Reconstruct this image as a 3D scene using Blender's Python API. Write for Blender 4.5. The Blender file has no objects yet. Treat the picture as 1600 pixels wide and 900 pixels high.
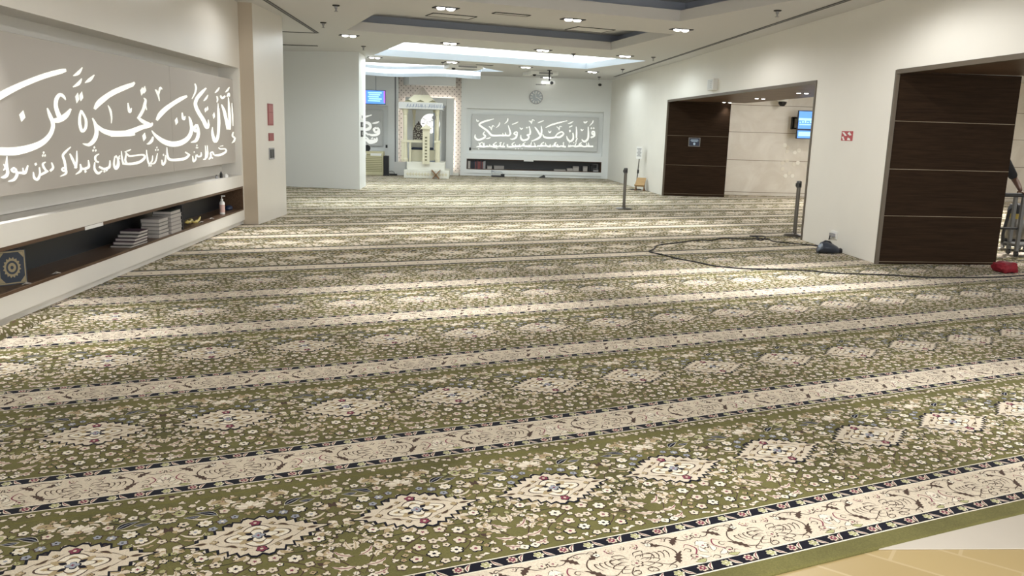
import bpy, bmesh, math, random
import numpy as np
from math import sin, cos, pi, radians
from mathutils import Matrix, Vector

# ------------------------------------------------------------------ camera, world, exposure
FOC, YAW, PITCH, ROLL, TH, EYE = 1279.03, 0.0586489, 0.1905677, -0.0283829, 0.3564532, 1.6
scn = bpy.context.scene
col = scn.collection

def cam_rows():
    cy, sy = cos(YAW), sin(YAW)
    fwd = np.array([sy*cos(PITCH), cy*cos(PITCH), -sin(PITCH)])
    rt = np.array([cy, -sy, 0.0]); dn = np.cross(fwd, rt)
    c, s = cos(ROLL), sin(ROLL)
    return np.array([c*rt + s*dn, -s*rt + c*dn, fwd])
CM = cam_rows()
cam = bpy.data.cameras.new('camera'); cam_o = bpy.data.objects.new('camera', cam); col.objects.link(cam_o)
cam.sensor_width = 36.0; cam.lens = FOC*36.0/1600.0; cam.clip_end = 200; cam.clip_start = 0.05
mw = Matrix.Identity(4)
for i in range(3):
    mw[i][0] = CM[0][i]; mw[i][1] = -CM[1][i]; mw[i][2] = -CM[2][i]
mw[2][3] = EYE
cam_o.matrix_world = mw
scn.camera = cam_o

scn.view_settings.view_transform = 'Standard'
scn.view_settings.look = 'None'
scn.view_settings.gamma = 1.0
scn.view_settings.use_curve_mapping = False
scn.view_settings.exposure = 1.2
W = bpy.data.worlds.new('world'); scn.world = W; W.use_nodes = True
W.node_tree.nodes['Background'].inputs[0].default_value = (1.0, 1.0, 0.985, 1)
W.node_tree.nodes['Background'].inputs[1].default_value = 1.4
SPOT_W, WIDE_W, SPOT_COL = 200.0, 36.0, (1.0, 0.99, 0.975)
LOBBY_W = 130.0
COVE_E, COVE_COL = 0.50, (0.90, 0.97, 1.0)
CEIL = 3.38
FAR = 28.6
CT = 0.0135         # top of the carpet

# ------------------------------------------------------------------ measuring helpers (pixel of the photo -> point in the room)
C0 = np.array([0, 0, EYE])
def ray(x, y): return CM.T @ np.array([(x-800)/FOC, (y-450)/FOC, 1.0])
def atz(x, y, z=0.0): d = ray(x, y); return C0 + (z-EYE)/d[2]*d
def aty(x, y, Y): d = ray(x, y); return C0 + Y/d[1]*d
def atx(x, y, X): d = ray(x, y); return C0 + X/d[0]*d
def onp(x, y, p, n):
    d = ray(x, y); n = np.array(n, float); return C0 + np.dot(np.array(p, float)-C0, n)/np.dot(d, n)*d
E1 = np.array([cos(TH), sin(TH)]); E2 = np.array([-sin(TH), cos(TH)])
def uv2xy(u, v): return u*E1 + v*E2

# ------------------------------------------------------------------ materials
def mat(name, rgb, rough=0.6, metal=0.0, emit=0.0, ecol=None, spec=0.5, noise=0.0, nscale=8.0, sheen=0.0, trans=0.0, coat=0.0, bump=0.0, bscale=60.0):
    m = bpy.data.materials.new(name); m.use_nodes = True
    nt = m.node_tree; b = nt.nodes['Principled BSDF']
    c = (*rgb, 1)
    b.inputs['Base Color'].default_value = c
    b.inputs['Roughness'].default_value = rough; b.inputs['Metallic'].default_value = metal
    b.inputs['Specular IOR Level'].default_value = spec
    if sheen: b.inputs['Sheen Weight'].default_value = sheen
    if trans: b.inputs['Transmission Weight'].default_value = trans
    if coat: b.inputs['Coat Weight'].default_value = coat
    if emit:
        b.inputs['Emission Color'].default_value = (*(ecol or rgb), 1); b.inputs['Emission Strength'].default_value = emit
    if noise or bump:
        tc = nt.nodes.new('ShaderNodeTexCoord')
    if noise:
        n = nt.nodes.new('ShaderNodeTexNoise'); n.inputs['Scale'].default_value = nscale; n.inputs['Detail'].default_value = 4
        nt.links.new(tc.outputs['Object'], n.inputs['Vector'])
        r = nt.nodes.new('ShaderNodeMapRange')
        r.inputs['From Min'].default_value = 0.3; r.inputs['From Max'].default_value = 0.7
        r.inputs['To Min'].default_value = 1-noise; r.inputs['To Max'].default_value = 1+noise
        nt.links.new(n.outputs['Fac'], r.inputs['Value'])
        v = nt.nodes.new('ShaderNodeMix'); v.data_type = 'RGBA'; v.blend_type = 'MULTIPLY'; v.inputs['Factor'].default_value = 1
        v.inputs['A'].default_value = c
        nt.links.new(r.outputs['Result'], v.inputs['B']); nt.links.new(v.outputs['Result'], b.inputs['Base Color'])
    if bump:
        n2 = nt.nodes.new('ShaderNodeTexNoise'); n2.inputs['Scale'].default_value = bscale
        nt.links.new(tc.outputs['Object'], n2.inputs['Vector'])
        bp = nt.nodes.new('ShaderNodeBump'); bp.inputs['Strength'].default_value = bump; bp.inputs['Distance'].default_value = 0.004
        nt.links.new(n2.outputs['Fac'], bp.inputs['Height']); nt.links.new(bp.outputs['Normal'], b.inputs['Normal'])
    return m

def wood_mat(name, c1, c2, rough=0.45, axis='Z'):
    m = bpy.data.materials.new(name); m.use_nodes = True; nt = m.node_tree; b = nt.nodes['Principled BSDF']
    tc = nt.nodes.new('ShaderNodeTexCoord'); mp = nt.nodes.new('ShaderNodeMapping')
    mp.inputs['Scale'].default_value = (1.2, 1.2, 26) if axis == 'Z' else (26, 1.2, 26)
    n = nt.nodes.new('ShaderNodeTexNoise'); n.inputs['Scale'].default_value = 2.2; n.inputs['Detail'].default_value = 6; n.inputs['Roughness'].default_value = 0.65
    nt.links.new(tc.outputs['Object'], mp.inputs['Vector']); nt.links.new(mp.outputs['Vector'], n.inputs['Vector'])
    cr = nt.nodes.new('ShaderNodeValToRGB'); cr.color_ramp.elements[0].position = 0.32; cr.color_ramp.elements[1].position = 0.7
    cr.color_ramp.elements[0].color = (*c1, 1); cr.color_ramp.elements[1].color = (*c2, 1)
    nt.links.new(n.outputs['Fac'], cr.inputs['Fac']); nt.links.new(cr.outputs['Color'], b.inputs['Base Color'])
    b.inputs['Roughness'].default_value = rough; b.inputs['Specular IOR Level'].default_value = 0.10
    return m

def marble_mat(name, c1, c2, rough=0.18, scale=1.1):
    m = bpy.data.materials.new(name); m.use_nodes = True; nt = m.node_tree; b = nt.nodes['Principled BSDF']
    tc = nt.nodes.new('ShaderNodeTexCoord')
    n = nt.nodes.new('ShaderNodeTexNoise'); n.inputs['Scale'].default_value = scale; n.inputs['Detail'].default_value = 9; n.inputs['Roughness'].default_value = 0.62; n.inputs['Distortion'].default_value = 1.3
    nt.links.new(tc.outputs['Object'], n.inputs['Vector'])
    cr = nt.nodes.new('ShaderNodeValToRGB'); cr.color_ramp.elements[0].position = 0.35; cr.color_ramp.elements[1].position = 0.65
    cr.color_ramp.elements[0].color = (*c1, 1); cr.color_ramp.elements[1].color = (*c2, 1)
    nt.links.new(n.outputs['Fac'], cr.inputs['Fac']); nt.links.new(cr.outputs['Color'], b.inputs['Base Color'])
    b.inputs['Roughness'].default_value = rough
    return m

def tile_mat(name):
    # beige stone tiles with pale joints running on the diagonal
    m = bpy.data.materials.new(name); m.use_nodes = True; nt = m.node_tree; b = nt.nodes['Principled BSDF']
    tc = nt.nodes.new('ShaderNodeTexCoord'); mp = nt.nodes.new('ShaderNodeMapping'); mp.inputs['Rotation'].default_value = (0, 0, radians(38))
    nt.links.new(tc.outputs['Object'], mp.inputs['Vector'])
    br = nt.nodes.new('ShaderNodeTexBrick'); br.inputs['Scale'].default_value = 1.15; br.inputs['Mortar Size'].default_value = 0.008; br.offset = 0.5
    br.inputs['Color1'].default_value = (0.40, 0.30, 0.14, 1); br.inputs['Color2'].default_value = (0.37, 0.275, 0.125, 1); br.inputs['Mortar'].default_value = (0.46, 0.36, 0.20, 1)
    nt.links.new(mp.outputs['Vector'], br.inputs['Vector']); nt.links.new(br.outputs['Color'], b.inputs['Base Color'])
    b.inputs['Roughness'].default_value = 0.35
    return m

M = {}
M['wall'] = mat('wall_paint', (0.74, 0.72, 0.67), 0.42, noise=0.02, nscale=1.5)
M['wall_right'] = mat('right_wall_paint', (0.80, 0.78, 0.72), 0.5, noise=0.015, nscale=1.5)
M['wall_far'] = mat('far_wall_paint', (0.80, 0.82, 0.81), 0.5)
M['wall_beige'] = mat('beige_paint', (0.46, 0.39, 0.30), 0.5)
M['gloss_wall'] = mat('gloss_wall_panel', (0.72, 0.69, 0.63), 0.28, noise=0.03, nscale=0.8)
M['ceiling'] = mat('ceiling_paint', (0.63, 0.625, 0.62), 0.8)
M['trough'] = mat('trough_grey', (0.44, 0.48, 0.56), 0.8)  # grey carries the shade of the unlit troughs in its colour
M['cove_white'] = mat('cove_white', (0.52, 0.585, 0.65), 0.6)  # pale blue puts the relative shade of lips and fascia into their colour
M['led'] = mat('led_strip', (1, 1, 1), 0.5, emit=COVE_E, ecol=COVE_COL)  # glow given to cove troughs, tops and fascia themselves, in place of strips
M['led_warm'] = mat('led_strip_warm', (1, 1, 1), 0.5, emit=2.2, ecol=(1.0, 0.93, 0.82))
M['bulb'] = mat('bulb', (1, 1, 1), 0.4, emit=4.0, ecol=(1.0, 0.97, 0.92))
M['black'] = mat('black_plastic', (0.012, 0.012, 0.014), 0.45)
M['black_matt'] = mat('black_matt', (0.02, 0.02, 0.022), 0.8)
M['grey'] = mat('grey_metal', (0.30, 0.30, 0.31), 0.4)
M['white_plastic'] = mat('white_plastic', (0.82, 0.82, 0.80), 0.4)
M['steel'] = mat('brushed_steel', (0.17, 0.16, 0.145), 0.3, metal=0.8)
M['dark_wood'] = wood_mat('dark_wood', (0.018, 0.010, 0.0052), (0.036, 0.020, 0.0105), 0.7)
M['soffit_wood'] = wood_mat('soffit_wood', (0.10, 0.062, 0.04), (0.15, 0.098, 0.066), 0.4)
M['shelf_wood'] = wood_mat('shelf_wood', (0.075, 0.045, 0.028), (0.13, 0.082, 0.052), 0.28, axis='Y')
M['niche_back'] = mat('niche_back', (0.011, 0.013, 0.016), 0.4)
M['frame_bronze'] = mat('bronze_frame', (0.115, 0.092, 0.065), 0.5, metal=0.2)
M['groove'] = mat('metal_groove', (0.20, 0.155, 0.10), 0.4, metal=0.3)
M['marble'] = marble_mat('beige_marble', (0.67, 0.615, 0.53), (0.77, 0.73, 0.65), 0.2)
M['tile'] = tile_mat('floor_tile')
M['cream_slab'] = mat('cream_slab', (0.50, 0.455, 0.39), 0.5, noise=0.03, nscale=3)
M['board'] = mat('panel_board', (0.46, 0.43, 0.395), 0.45)
M['board_far'] = mat('panel_board_far', (0.60, 0.61, 0.60), 0.5)
M['script'] = mat('lit_lettering', (0.93, 0.95, 0.90), 0.6, emit=0.22, ecol=(1.0, 1.0, 0.95))

# ------------------------------------------------------------------ mesh helpers
class MB:
    def __init__(s): s.v = []; s.f = []; s.m = []
    def add(s, verts, faces, mi=0):
        o = len(s.v); s.v += [tuple(map(float, p)) for p in verts]
        for f in faces: s.f.append([o+i for i in f]); s.m.append(mi)
    def box(s, x0, x1, y0, y1, z0, z1, mi=0):
        v = [(x0,y0,z0),(x1,y0,z0),(x1,y1,z0),(x0,y1,z0),(x0,y0,z1),(x1,y0,z1),(x1,y1,z1),(x0,y1,z1)]
        s.add(v, [(0,3,2,1),(4,5,6,7),(0,1,5,4),(1,2,6,5),(2,3,7,6),(3,0,4,7)], mi)
    def obox(s, c, ax, ay, az, hx, hy, hz, mi=0):
        c = np.array(c, float); ax = np.array(ax, float); ay = np.array(ay, float); az = np.array(az, float)
        v = [c+sx*hx*ax+sy*hy*ay+sz*hz*az for sz in (-1,1) for sx, sy in ((-1,-1),(1,-1),(1,1),(-1,1))]
        s.add(v, [(0,3,2,1),(4,5,6,7),(0,1,5,4),(1,2,6,5),(2,3,7,6),(3,0,4,7)], mi)
    def prism(s, poly, z0, z1, mi=0):       # poly: list of (x, y) counter-clockwise
        n = len(poly)
        v = [(p[0], p[1], z0) for p in poly] + [(p[0], p[1], z1) for p in poly]
        f = [list(range(n))[::-1], list(range(n, 2*n))] + [(i, (i+1) % n, n+(i+1) % n, n+i) for i in range(n)]
        s.add(v, f, mi)
    def cyl(s, p0, p1, r0, r1=None, n=16, mi=0, caps=True):
        r1 = r0 if r1 is None else r1
        p0 = np.array(p0, float); p1 = np.array(p1, float); d = p1-p0; d /= np.linalg.norm(d)
        a = np.cross(d, (0, 0, 1) if abs(d[2]) < 0.9 else (1, 0, 0)); a /= np.linalg.norm(a); b = np.cross(d, a)
        v = []
        for p, r in ((p0, r0), (p1, r1)):
            for k in range(n): t = 2*pi*k/n; v.append(p + r*(cos(t)*a + sin(t)*b))
        f = [(i, (i+1) % n, n+(i+1) % n, n+i) for i in range(n)]
        if caps: f += [list(range(n))[::-1], list(range(n, 2*n))]
        s.add(v, f, mi)
    def lathe(s, prof, c=(0, 0, 0), n=20, mi=0):   # prof: (r, z)
        v = []
        for r, z in prof:
            for k in range(n): t = 2*pi*k/n; v.append((c[0]+r*cos(t), c[1]+r*sin(t), c[2]+z))
        f = []
        for j in range(len(prof)-1):
            for i in range(n): f.append((j*n+i, j*n+(i+1) % n, (j+1)*n+(i+1) % n, (j+1)*n+i))
        f += [list(range(n))[::-1], [(len(prof)-1)*n+i for i in range(n)]]
        s.add(v, f, mi)
    def tube(s, pts, r, n=8, mi=0):
        pts = [np.array(p, float) for p in pts]; m = len(pts); v = []
        for i, p in enumerate(pts):
            d = pts[min(i+1, m-1)] - pts[max(i-1, 0)]; d /= max(np.linalg.norm(d), 1e-9)
            a = np.cross(d, (0, 0, 1) if abs(d[2]) < 0.9 else (1, 0, 0)); a /= np.linalg.norm(a); b = np.cross(d, a)
            rr = r[i] if hasattr(r, '__len__') else r
            for k in range(n): t = 2*pi*k/n; v.append(p + rr*(cos(t)*a + sin(t)*b))
        f = [(j*n+i, j*n+(i+1) % n, (j+1)*n+(i+1) % n, (j+1)*n+i) for j in range(m-1) for i in range(n)]
        f += [list(range(n))[::-1], [(m-1)*n+i for i in range(n)]]
        s.add(v, f, mi)
    def build(s, name, mats, parent=None, smooth=False, bevel=0.0, loc=(0, 0, 0)):
        me = bpy.data.meshes.new(name)
        me.from_pydata(s.v, [], s.f)
        for m in (mats if isinstance(mats, (list, tuple)) else [mats]): me.materials.append(m)
        me.polygons.foreach_set('material_index', s.m)
        bm = bmesh.new(); bm.from_mesh(me); bmesh.ops.recalc_face_normals(bm, faces=bm.faces); bm.to_mesh(me); bm.free()
        if smooth: me.polygons.foreach_set('use_smooth', [True]*len(me.polygons))
        me.update()
        o = bpy.data.objects.new(name, me); col.objects.link(o); o.location = loc
        if parent: o.parent = parent
        if bevel:
            bv = o.modifiers.new('bevel', 'BEVEL'); bv.width = bevel; bv.segments = 2; bv.limit_method = 'ANGLE'
        if smooth and not bevel:
            try: me.set_sharp_from_angle(angle=radians(40))
            except Exception: pass
        return o

def tag(o, label=None, cat=None, group=None, kind=None):
    if label: o['label'] = label
    if cat: o['category'] = cat
    if group: o['group'] = group
    if kind: o['kind'] = kind
    return o
def thing(name, loc, label, cat, group=None, rz=0.0):
    o = bpy.data.objects.new(name, None); col.objects.link(o); o.empty_display_size = 0.1
    o.location = tuple(map(float, loc)); o.rotation_euler = (0, 0, rz)
    return tag(o, label, cat, group)
def struct(mb, name, mats, label=None, **k):
    o = mb.build(name, mats, **k); return tag(o, label, None, None, 'structure')
def dup(root, loc, label, rz=None):
    r = root.copy(); col.objects.link(r); r.location = tuple(map(float, loc)); r['label'] = label
    if rz is not None: r.rotation_euler = (0, 0, rz)
    for ch in list(root.children):
        c = ch.copy(); col.objects.link(c); c.parent = r
        for g in list(ch.children):
            d = g.copy(); col.objects.link(d); d.parent = c
    return r
# ------------------------------------------------------------------ SETTING: floor
mb = MB(); mb.box(-6.5, 18.5, -3, 31, -0.06, 0.0); struct(mb, 'floor', M['tile'], 'beige stone tile floor in front of the carpets')
mb = MB(); mb.prism([(1.2, 2.915), (3.4, 2.925), (9.0, 2.93), (9.0, 5.9), (1.2, 3.02)], 0.0, 0.005)
struct(mb, 'trim_1', M['cream_slab'], 'cream threshold slab between carpet edge and beige tiles', bevel=0.002)

# left wall: upper band, recess back, ledge fascia, lower fascia, kick (front plane X = -3.5)
XL = -3.5; YE = 13.10
mb = MB(); mb.box(-4.1, XL, -1.0, 13.17, 2.41, CEIL)
struct(mb, 'wall_left', M['gloss_wall'], 'upper part of the left wall above the lettered recess')
mb = MB(); mb.box(-4.1, -3.80, -1.0, 13.17, 0.80, 2.41)
struct(mb, 'wall_left_recess', M['wall'], 'back of the long recess in the left wall')
mb = MB()
mb.box(-4.1, XL, -1.0, YE+0.07, 0.62, 0.795); mb.box(-4.1, XL, -1.0, YE+0.07, 0.085, 0.245)
mb.box(-4.1, XL, YE, 13.17, 0.245, 0.62); mb.box(-4.1, -3.86, -1.0, YE, 0.245, 0.62)
struct(mb, 'wall_left_lower', M['wall'], 'white lower fascia of the left wall around the shelf')
mb = MB(); mb.box(XL-0.3, XL, 13.07, 13.155, 0.795, 2.41); struct(mb, 'wall_left_recess_end', M['wall'], 'end face of the long recess in the left wall')
mb = MB(); mb.box(-4.1, -3.55, -1.0, 13.17, CT, 0.085); struct(mb, 'baseboard_left', M['wall'], 'recessed plinth under the left wall')
# column at the end of the left wall (slightly turned)
mb = MB(); mb.prism([(-4.1, 13.17), (-3.29, 13.17), (-3.19, 14.77), (-4.1, 14.9)], CT, CEIL)
colm = struct(mb, 'wall_column', M['gloss_wall'], 'glossy white column at the end of the left wall')
mb = MB(); mb.box(-3.52, -3.292, 13.155, 13.17, CT, CEIL); struct(mb, 'trim_2', M['wall_beige'], 'beige return strip beside the column')
# set-back left part
mb = MB(); mb.prism([(-4.1, 14.9), (-3.6, 14.85), (-5.6, 17.5), (-5.6, 21.8), (-5.9, 21.8), (-5.9, 14.9)], CT, CEIL)
struct(mb, 'wall_left_bay', M['wall'], 'left wall of the bay behind the column')
mb = MB(); mb.prism([(-5.6, 21.75), (-2.7, 21.0), (-2.7, 22.28), (-5.6, 22.6)], CT, CEIL)
struct(mb, 'wall_left_block', M['wall_far'], 'white wall block between the column and the hanging screen')
mb = MB(); mb.box(-6.0, -5.5, 22.5, FAR+0.8, CT, CEIL); struct(mb, 'wall_left_end', M['wall_far'], 'end wall at the far left')

# far wall, split around recesses
def FX(x, y=200): return aty(x, y, FAR)[0]
def FZ(x, y): return aty(x, y, FAR)[2]
RX0, RX1 = FX(729), FX(942.5)
RZ0, RZ1 = FZ(835, 242.5), FZ(835, 172)
SZ0, SZ1 = FZ(835, 267), FZ(835, 250.5)
SX0, SX1 = FX(729, 256), FX(939.5, 260)
XA, XB = FX(720), FX(951)+0.06      # right segment of far wall
mb = MB()
mb.box(XA, XB, FAR, FAR+0.5, RZ1, CEIL)
mb.box(XA, RX0, FAR, FAR+0.5, CT, RZ1); mb.box(RX1, XB, FAR, FAR+0.5, CT, RZ1)
mb.box(RX0, RX1, FAR, FAR+0.5, SZ1, RZ0); mb.box(RX0, RX1, FAR, FAR+0.5, 0.10, SZ0)
mb.box(RX0, SX0, FAR, FAR+0.5, SZ0, SZ1); mb.box(SX1, RX1, FAR, FAR+0.5, SZ0, SZ1)
mb.box(RX0, RX1, FAR+0.14, FAR+0.5, RZ0, RZ1); mb.box(SX0, SX1, FAR+0.34, FAR+0.5, SZ0, SZ1)
mb.box(RX0, RX1, FAR+0.04, FAR+0.5, CT, 0.10)
struct(mb, 'wall_far', M['wall_far'], 'white far wall with lettered recess and long shelf')
# left segment of the far wall with its own recess
LX0, LX1, LX2 = -5.6, FX(606), FX(616.5)
LZ0, LZ1 = FZ(590, 235), FZ(590, 165)
mb = MB()
mb.box(LX0, LX2, FAR, FAR+0.5, LZ1, CEIL); mb.box(LX1, LX2, FAR, FAR+0.5, CT, LZ1); mb.box(LX0, LX1, FAR, FAR+0.5, CT, LZ0)
mb.box(LX0, LX1, FAR+0.14, FAR+0.5, LZ0, LZ1)
mb.box(LX2+0.05, FX(622), FAR+0.02, FAR+0.5, CT, CEIL)
struct(mb, 'wall_far_left', M['wall_far'], 'far wall left of the prayer niche')
mb = MB(); mb.box(LX2, LX2+0.06, FAR+0.05, FAR+0.4, CT, CEIL); struct(mb, 'trim_3', M['grey'], 'grey joint strip beside the prayer niche')

# prayer niche backdrop: perforated wall, white bulkhead, white portal
PX0, PX1 = FX(621), XA
def perf_mat():
    m = bpy.data.materials.new('perforated_pattern'); m.use_nodes = True; nt = m.node_tree; b = nt.nodes['Principled BSDF']
    tc = nt.nodes.new('ShaderNodeTexCoord'); mp = nt.nodes.new('ShaderNodeMapping'); mp.inputs['Rotation'].default_value = (0, radians(45), 0)
    nt.links.new(tc.outputs['Object'], mp.inputs['Vector'])
    sep = nt.nodes.new('ShaderNodeSeparateXYZ'); nt.links.new(mp.outputs['Vector'], sep.inputs[0])
    def cell(out):
        a = nt.nodes.new('ShaderNodeMath'); a.operation = 'MULTIPLY'; a.inputs[1].default_value = 9.0; nt.links.new(out, a.inputs[0])
        f = nt.nodes.new('ShaderNodeMath'); f.operation = 'FRACT'; nt.links.new(a.outputs[0], f.inputs[0])
        s = nt.nodes.new('ShaderNodeMath'); s.operation = 'SUBTRACT'; s.inputs[1].default_value = 0.5; nt.links.new(f.outputs[0], s.inputs[0])
        p = nt.nodes.new('ShaderNodeMath'); p.operation = 'MULTIPLY'; nt.links.new(s.outputs[0], p.inputs[0]); nt.links.new(s.outputs[0], p.inputs[1])
        return p
    a = cell(sep.outputs['X']); c = cell(sep.outputs['Z'])
    d = nt.nodes.new('ShaderNodeMath'); d.operation = 'ADD'; nt.links.new(a.outputs[0], d.inputs[0]); nt.links.new(c.outputs[0], d.inputs[1])
    l = nt.nodes.new('ShaderNodeMath'); l.operation = 'LESS_THAN'; l.inputs[1].default_value = 0.026; nt.links.new(d.outputs[0], l.inputs[0])
    mx = nt.nodes.new('ShaderNodeMix'); mx.data_type = 'RGBA'; mx.inputs['A'].default_value = (0.72, 0.66, 0.61, 1); mx.inputs['B'].default_value = (0.16, 0.14, 0.13, 1)
    nt.links.new(l.outputs[0], mx.inputs['Factor']); nt.links.new(mx.outputs['Result'], b.inputs['Base Color'])
    return m
mb = MB(); mb.box(PX0, PX1, FAR+0.30, FAR+0.5, CT, CEIL); struct(mb, 'wall_far_pattern', perf_mat(), 'perforated pink-beige wall behind the prayer niche')
BZ0 = FZ(680, 134)
mb = MB(); mb.prism([(FX(629), FAR+0.3), (FX(640), FAR-0.35), (FX(711), FAR-0.35), (FX(711), FAR+0.3)], BZ0, CEIL)
struct(mb, 'trim_4', M['wall_far'], 'white bulkhead above the prayer niche')

# right wall (5.17,21.5) - (5.37,10.35), thick wall block between the two passages
def rw(y): return 5.37 - 0.01794*(y-10.35)
DZ = 2.475
mb = MB()
mb.prism([(rw(21.5), 21.5), (rw(21.5)+1.6, 21.4), (rw(21.5)+1.6, 31), (XB-0.02, 31), (XB-0.02, FAR)], CT, CEIL)
struct(mb, 'wall_right_far', M['wall_right'], 'far stretch of the white right wall')
mb = MB(); mb.prism([(rw(10.35), 10.35), (7.06, 10.45), (7.06, 12.66), (rw(12.63), 12.63)], CT, DZ)
mb.prism([(rw(-1), -1.0), (7.06, -1.0), (7.16, 21.5), (rw(21.5), 21.5)], DZ, CEIL)
struct(mb, 'wall_right', M['wall_right'], 'white right wall between the two wood-lined passages')
# lobby behind the right wall
LY = 22.3
mb = MB(); mb.box(6.8, 18.4, LY, LY+0.4, CT, 3.25); struct(mb, 'wall_lobby', M['marble'], 'polished beige marble wall of the lobby')
mb = MB()
for z in (0.10, 0.97, 1.72, 2.44):
    mb.box(6.8, 18.3, LY-0.004, LY+0.01, z-0.006, z+0.006)
struct(mb, 'trim_5', M['groove'], 'thin joints in the marble wall')
mb = MB(); mb.box(18.0, 18.4, 2, LY, 0, 3.25); struct(mb, 'wall_lobby_end', M['marble'], 'end wall of the lobby')
mb = MB(); mb.box(7.2, 18.4, 2.0, LY+0.4, 3.25, 3.38); struct(mb, 'ceiling_lobby', M['ceiling'], 'lobby ceiling')

# wood-lined passages
def passage(name, jamb0, jamb1, y0, y1, label):
    root = bpy.data.objects.new(name, None); col.objects.link(root); tag(root, label, None, None, 'structure')
    (ax, ay), (bx, by) = jamb0, jamb1
    t = 0.03
    m = MB(); m.prism([(ax+0.02, ay-t), (bx, by-t), (bx, by), (ax+0.02, ay)], CT, DZ-0.02); m.build('jamb_panel', M['dark_wood'], root)
    m = MB()
    for z in GZ[name]:
        m.prism([(ax+0.02, ay-t-0.004), (bx, by-t-0.004), (bx, by-t), (ax+0.02, ay-t)], z-0.0035, z+0.0035)
    m.build('groove', M['groove'], root)
    m = MB(); m.prism([(rw(y0)+0.015, y0), (7.2, y0), (7.2, y1-t), (rw(y1)+0.015, y1-t)], DZ-0.022, DZ); m.build('soffit', M['soffit_wood'], root)
    m = MB()
    for ya, yb in ((y0, y1-t),):
        m.prism([(rw(ya)-0.012, ya), (rw(ya)+0.05, ya), (rw(yb)+0.05, yb), (rw(yb)-0.012, yb)], DZ-0.05, DZ+0.004)
    m.prism([(rw(y1)-0.012, y1-0.045), (rw(y1)+0.03, y1-0.045), (rw(y1)+0.03, y1), (rw(y1)-0.012, y1)], CT, DZ)
    if y0 > 5: m.prism([(rw(y0)-0.012, y0-0.001), (rw(y0)+0.03, y0-0.001), (rw(y0)+0.03, y0+0.05), (rw(y0)-0.012, y0+0.05)], CT, DZ)
    m.build('frame', M['frame_bronze'], root)
    return root
pl1 = lambda y: onp(1085, y, (5.2, 21.47, 0), (0, 1, 0))[2]
pl2 = lambda y: aty(1460, y, 10.4)[2]
GZ = {'door_1': [pl1(212.5), pl1(258.5), pl1(303)], 'door_2': [pl2(191), pl2(265.5), pl2(338), pl2(409)]}
passage('door_1', (rw(21.5), 21.5), (6.80, 21.4), 12.63, 21.5, 'far wood-lined passage in the right wall')
passage('door_2', (rw(10.35), 10.35), (7.06, 10.45), 0.0, 10.35, 'near wood-lined passage in the right wall')

# ceiling with cove openings
def uvq(*pts): return [uv2xy(*p) for p in pts]
COVES = {'a': uvq((2.6, 8.2), (7.86, 8.2), (7.86, 11.48), (2.6, 11.5)),
         'b': uvq((3.40, 12.95), (8.80, 12.98), (9.35, 16.22), (3.53, 16.15)),
         'c': uvq((5.10, 17.66), (11.40, 17.98), (11.58, 21.45), (5.34, 21.28))}
def cove_d():
    f = [aty(x, y, FAR-1.9)[:2] for x, y in ((752, 120),)]
    return f
outer = [(-6.2, -1.0), (7.15, -1.0), (7.15, 31.0), (-6.2, 31.0)]
# small lit opening with a wavy far edge in front of the prayer niche
WV0, WV1 = 24.9, 26.6
XR = aty(751, 120, WV1)[0]; XT = aty(787, 122, WV1)[0]
wav_far = []
for k in range(41):
    t = k/40; X = -5.0 + (XR+5.0)*t
    px_ = (X+2.95)/3.4
    wav_far.append((X, WV1 + 0.42*sin(2*pi*(px_*1.15+0.05)) - 0.05*px_))
COVES['d'] = [(-5.0, WV0-0.9), (XR-0.05, WV0-0.1), (XT+0.0, WV1-0.25), (XR+0.02, WV1-0.02)] + wav_far[::-1]
def inset(poly, d):
    c = np.mean(np.array(poly), axis=0); out = []
    n = len(poly)
    for i in range(n):
        p0, p1, p2 = (np.array(poly[(i+k-1) % n], float) for k in range(3))
        a = p1-p0; b = p2-p1; a /= np.linalg.norm(a)+1e-9; b /= np.linalg.norm(b)+1e-9
        na = np.array([a[1], -a[0]]); nb = np.array([b[1], -b[0]]); m = na+nb; m /= max(np.linalg.norm(m), 0.3)
        out.append(tuple(p1 + m*d/max(0.5, np.dot(m, na))))
    return out
bm = bmesh.new(); edges = []
for loop in [outer] + list(COVES.values()):
    vs = [bm.verts.new((p[0], p[1], CEIL)) for p in loop]
    edges += [bm.edges.new((vs[i], vs[(i+1) % len(vs)])) for i in range(len(vs))]
bmesh.ops.triangle_fill(bm, use_beauty=True, use_dissolve=False, edges=edges)
for f in bm.faces:
    if f.normal.z > 0: f.normal_flip()
me = bpy.data.meshes.new('ceiling'); bm.to_mesh(me); bm.free(); me.materials.append(M['ceiling'])
co = bpy.data.objects.new('ceiling', me); col.objects.link(co); tag(co, 'grey-white ceiling with rectangular coves', None, None, 'structure')

def cove(name, poly, lip, trough, lit, wide=0.28, label=''):
    big = inset(poly, wide); n = len(poly); m = MB()
    z1, z2 = CEIL+lip, CEIL+lip+trough
    v = [(p[0], p[1], CEIL) for p in poly] + [(p[0], p[1], z1) for p in poly]
    m.add(v, [(i, (i+1) % n, n+(i+1) % n, n+i) for i in range(n)], 0)
    v = [(p[0], p[1], z1) for p in poly] + [(p[0], p[1], z1) for p in big]
    m.add(v, [(i, (i+1) % n, n+(i+1) % n, n+i) for i in range(n)], 1)
    v = [(p[0], p[1], z1) for p in big] + [(p[0], p[1], z2) for p in big]
    m.add(v, [(i, (i+1) % n, n+(i+1) % n, n+i) for i in range(n)], 1)
    m.add([(p[0], p[1], z2) for p in big], [list(range(n))], 2)
    w = M['cove_white'] if lit else M['ceiling']
    o = struct(m, name, [w, M['led'] if lit else M['trough'], (M['led'] if lit else M['ceiling'])], label)
    return o
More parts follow.
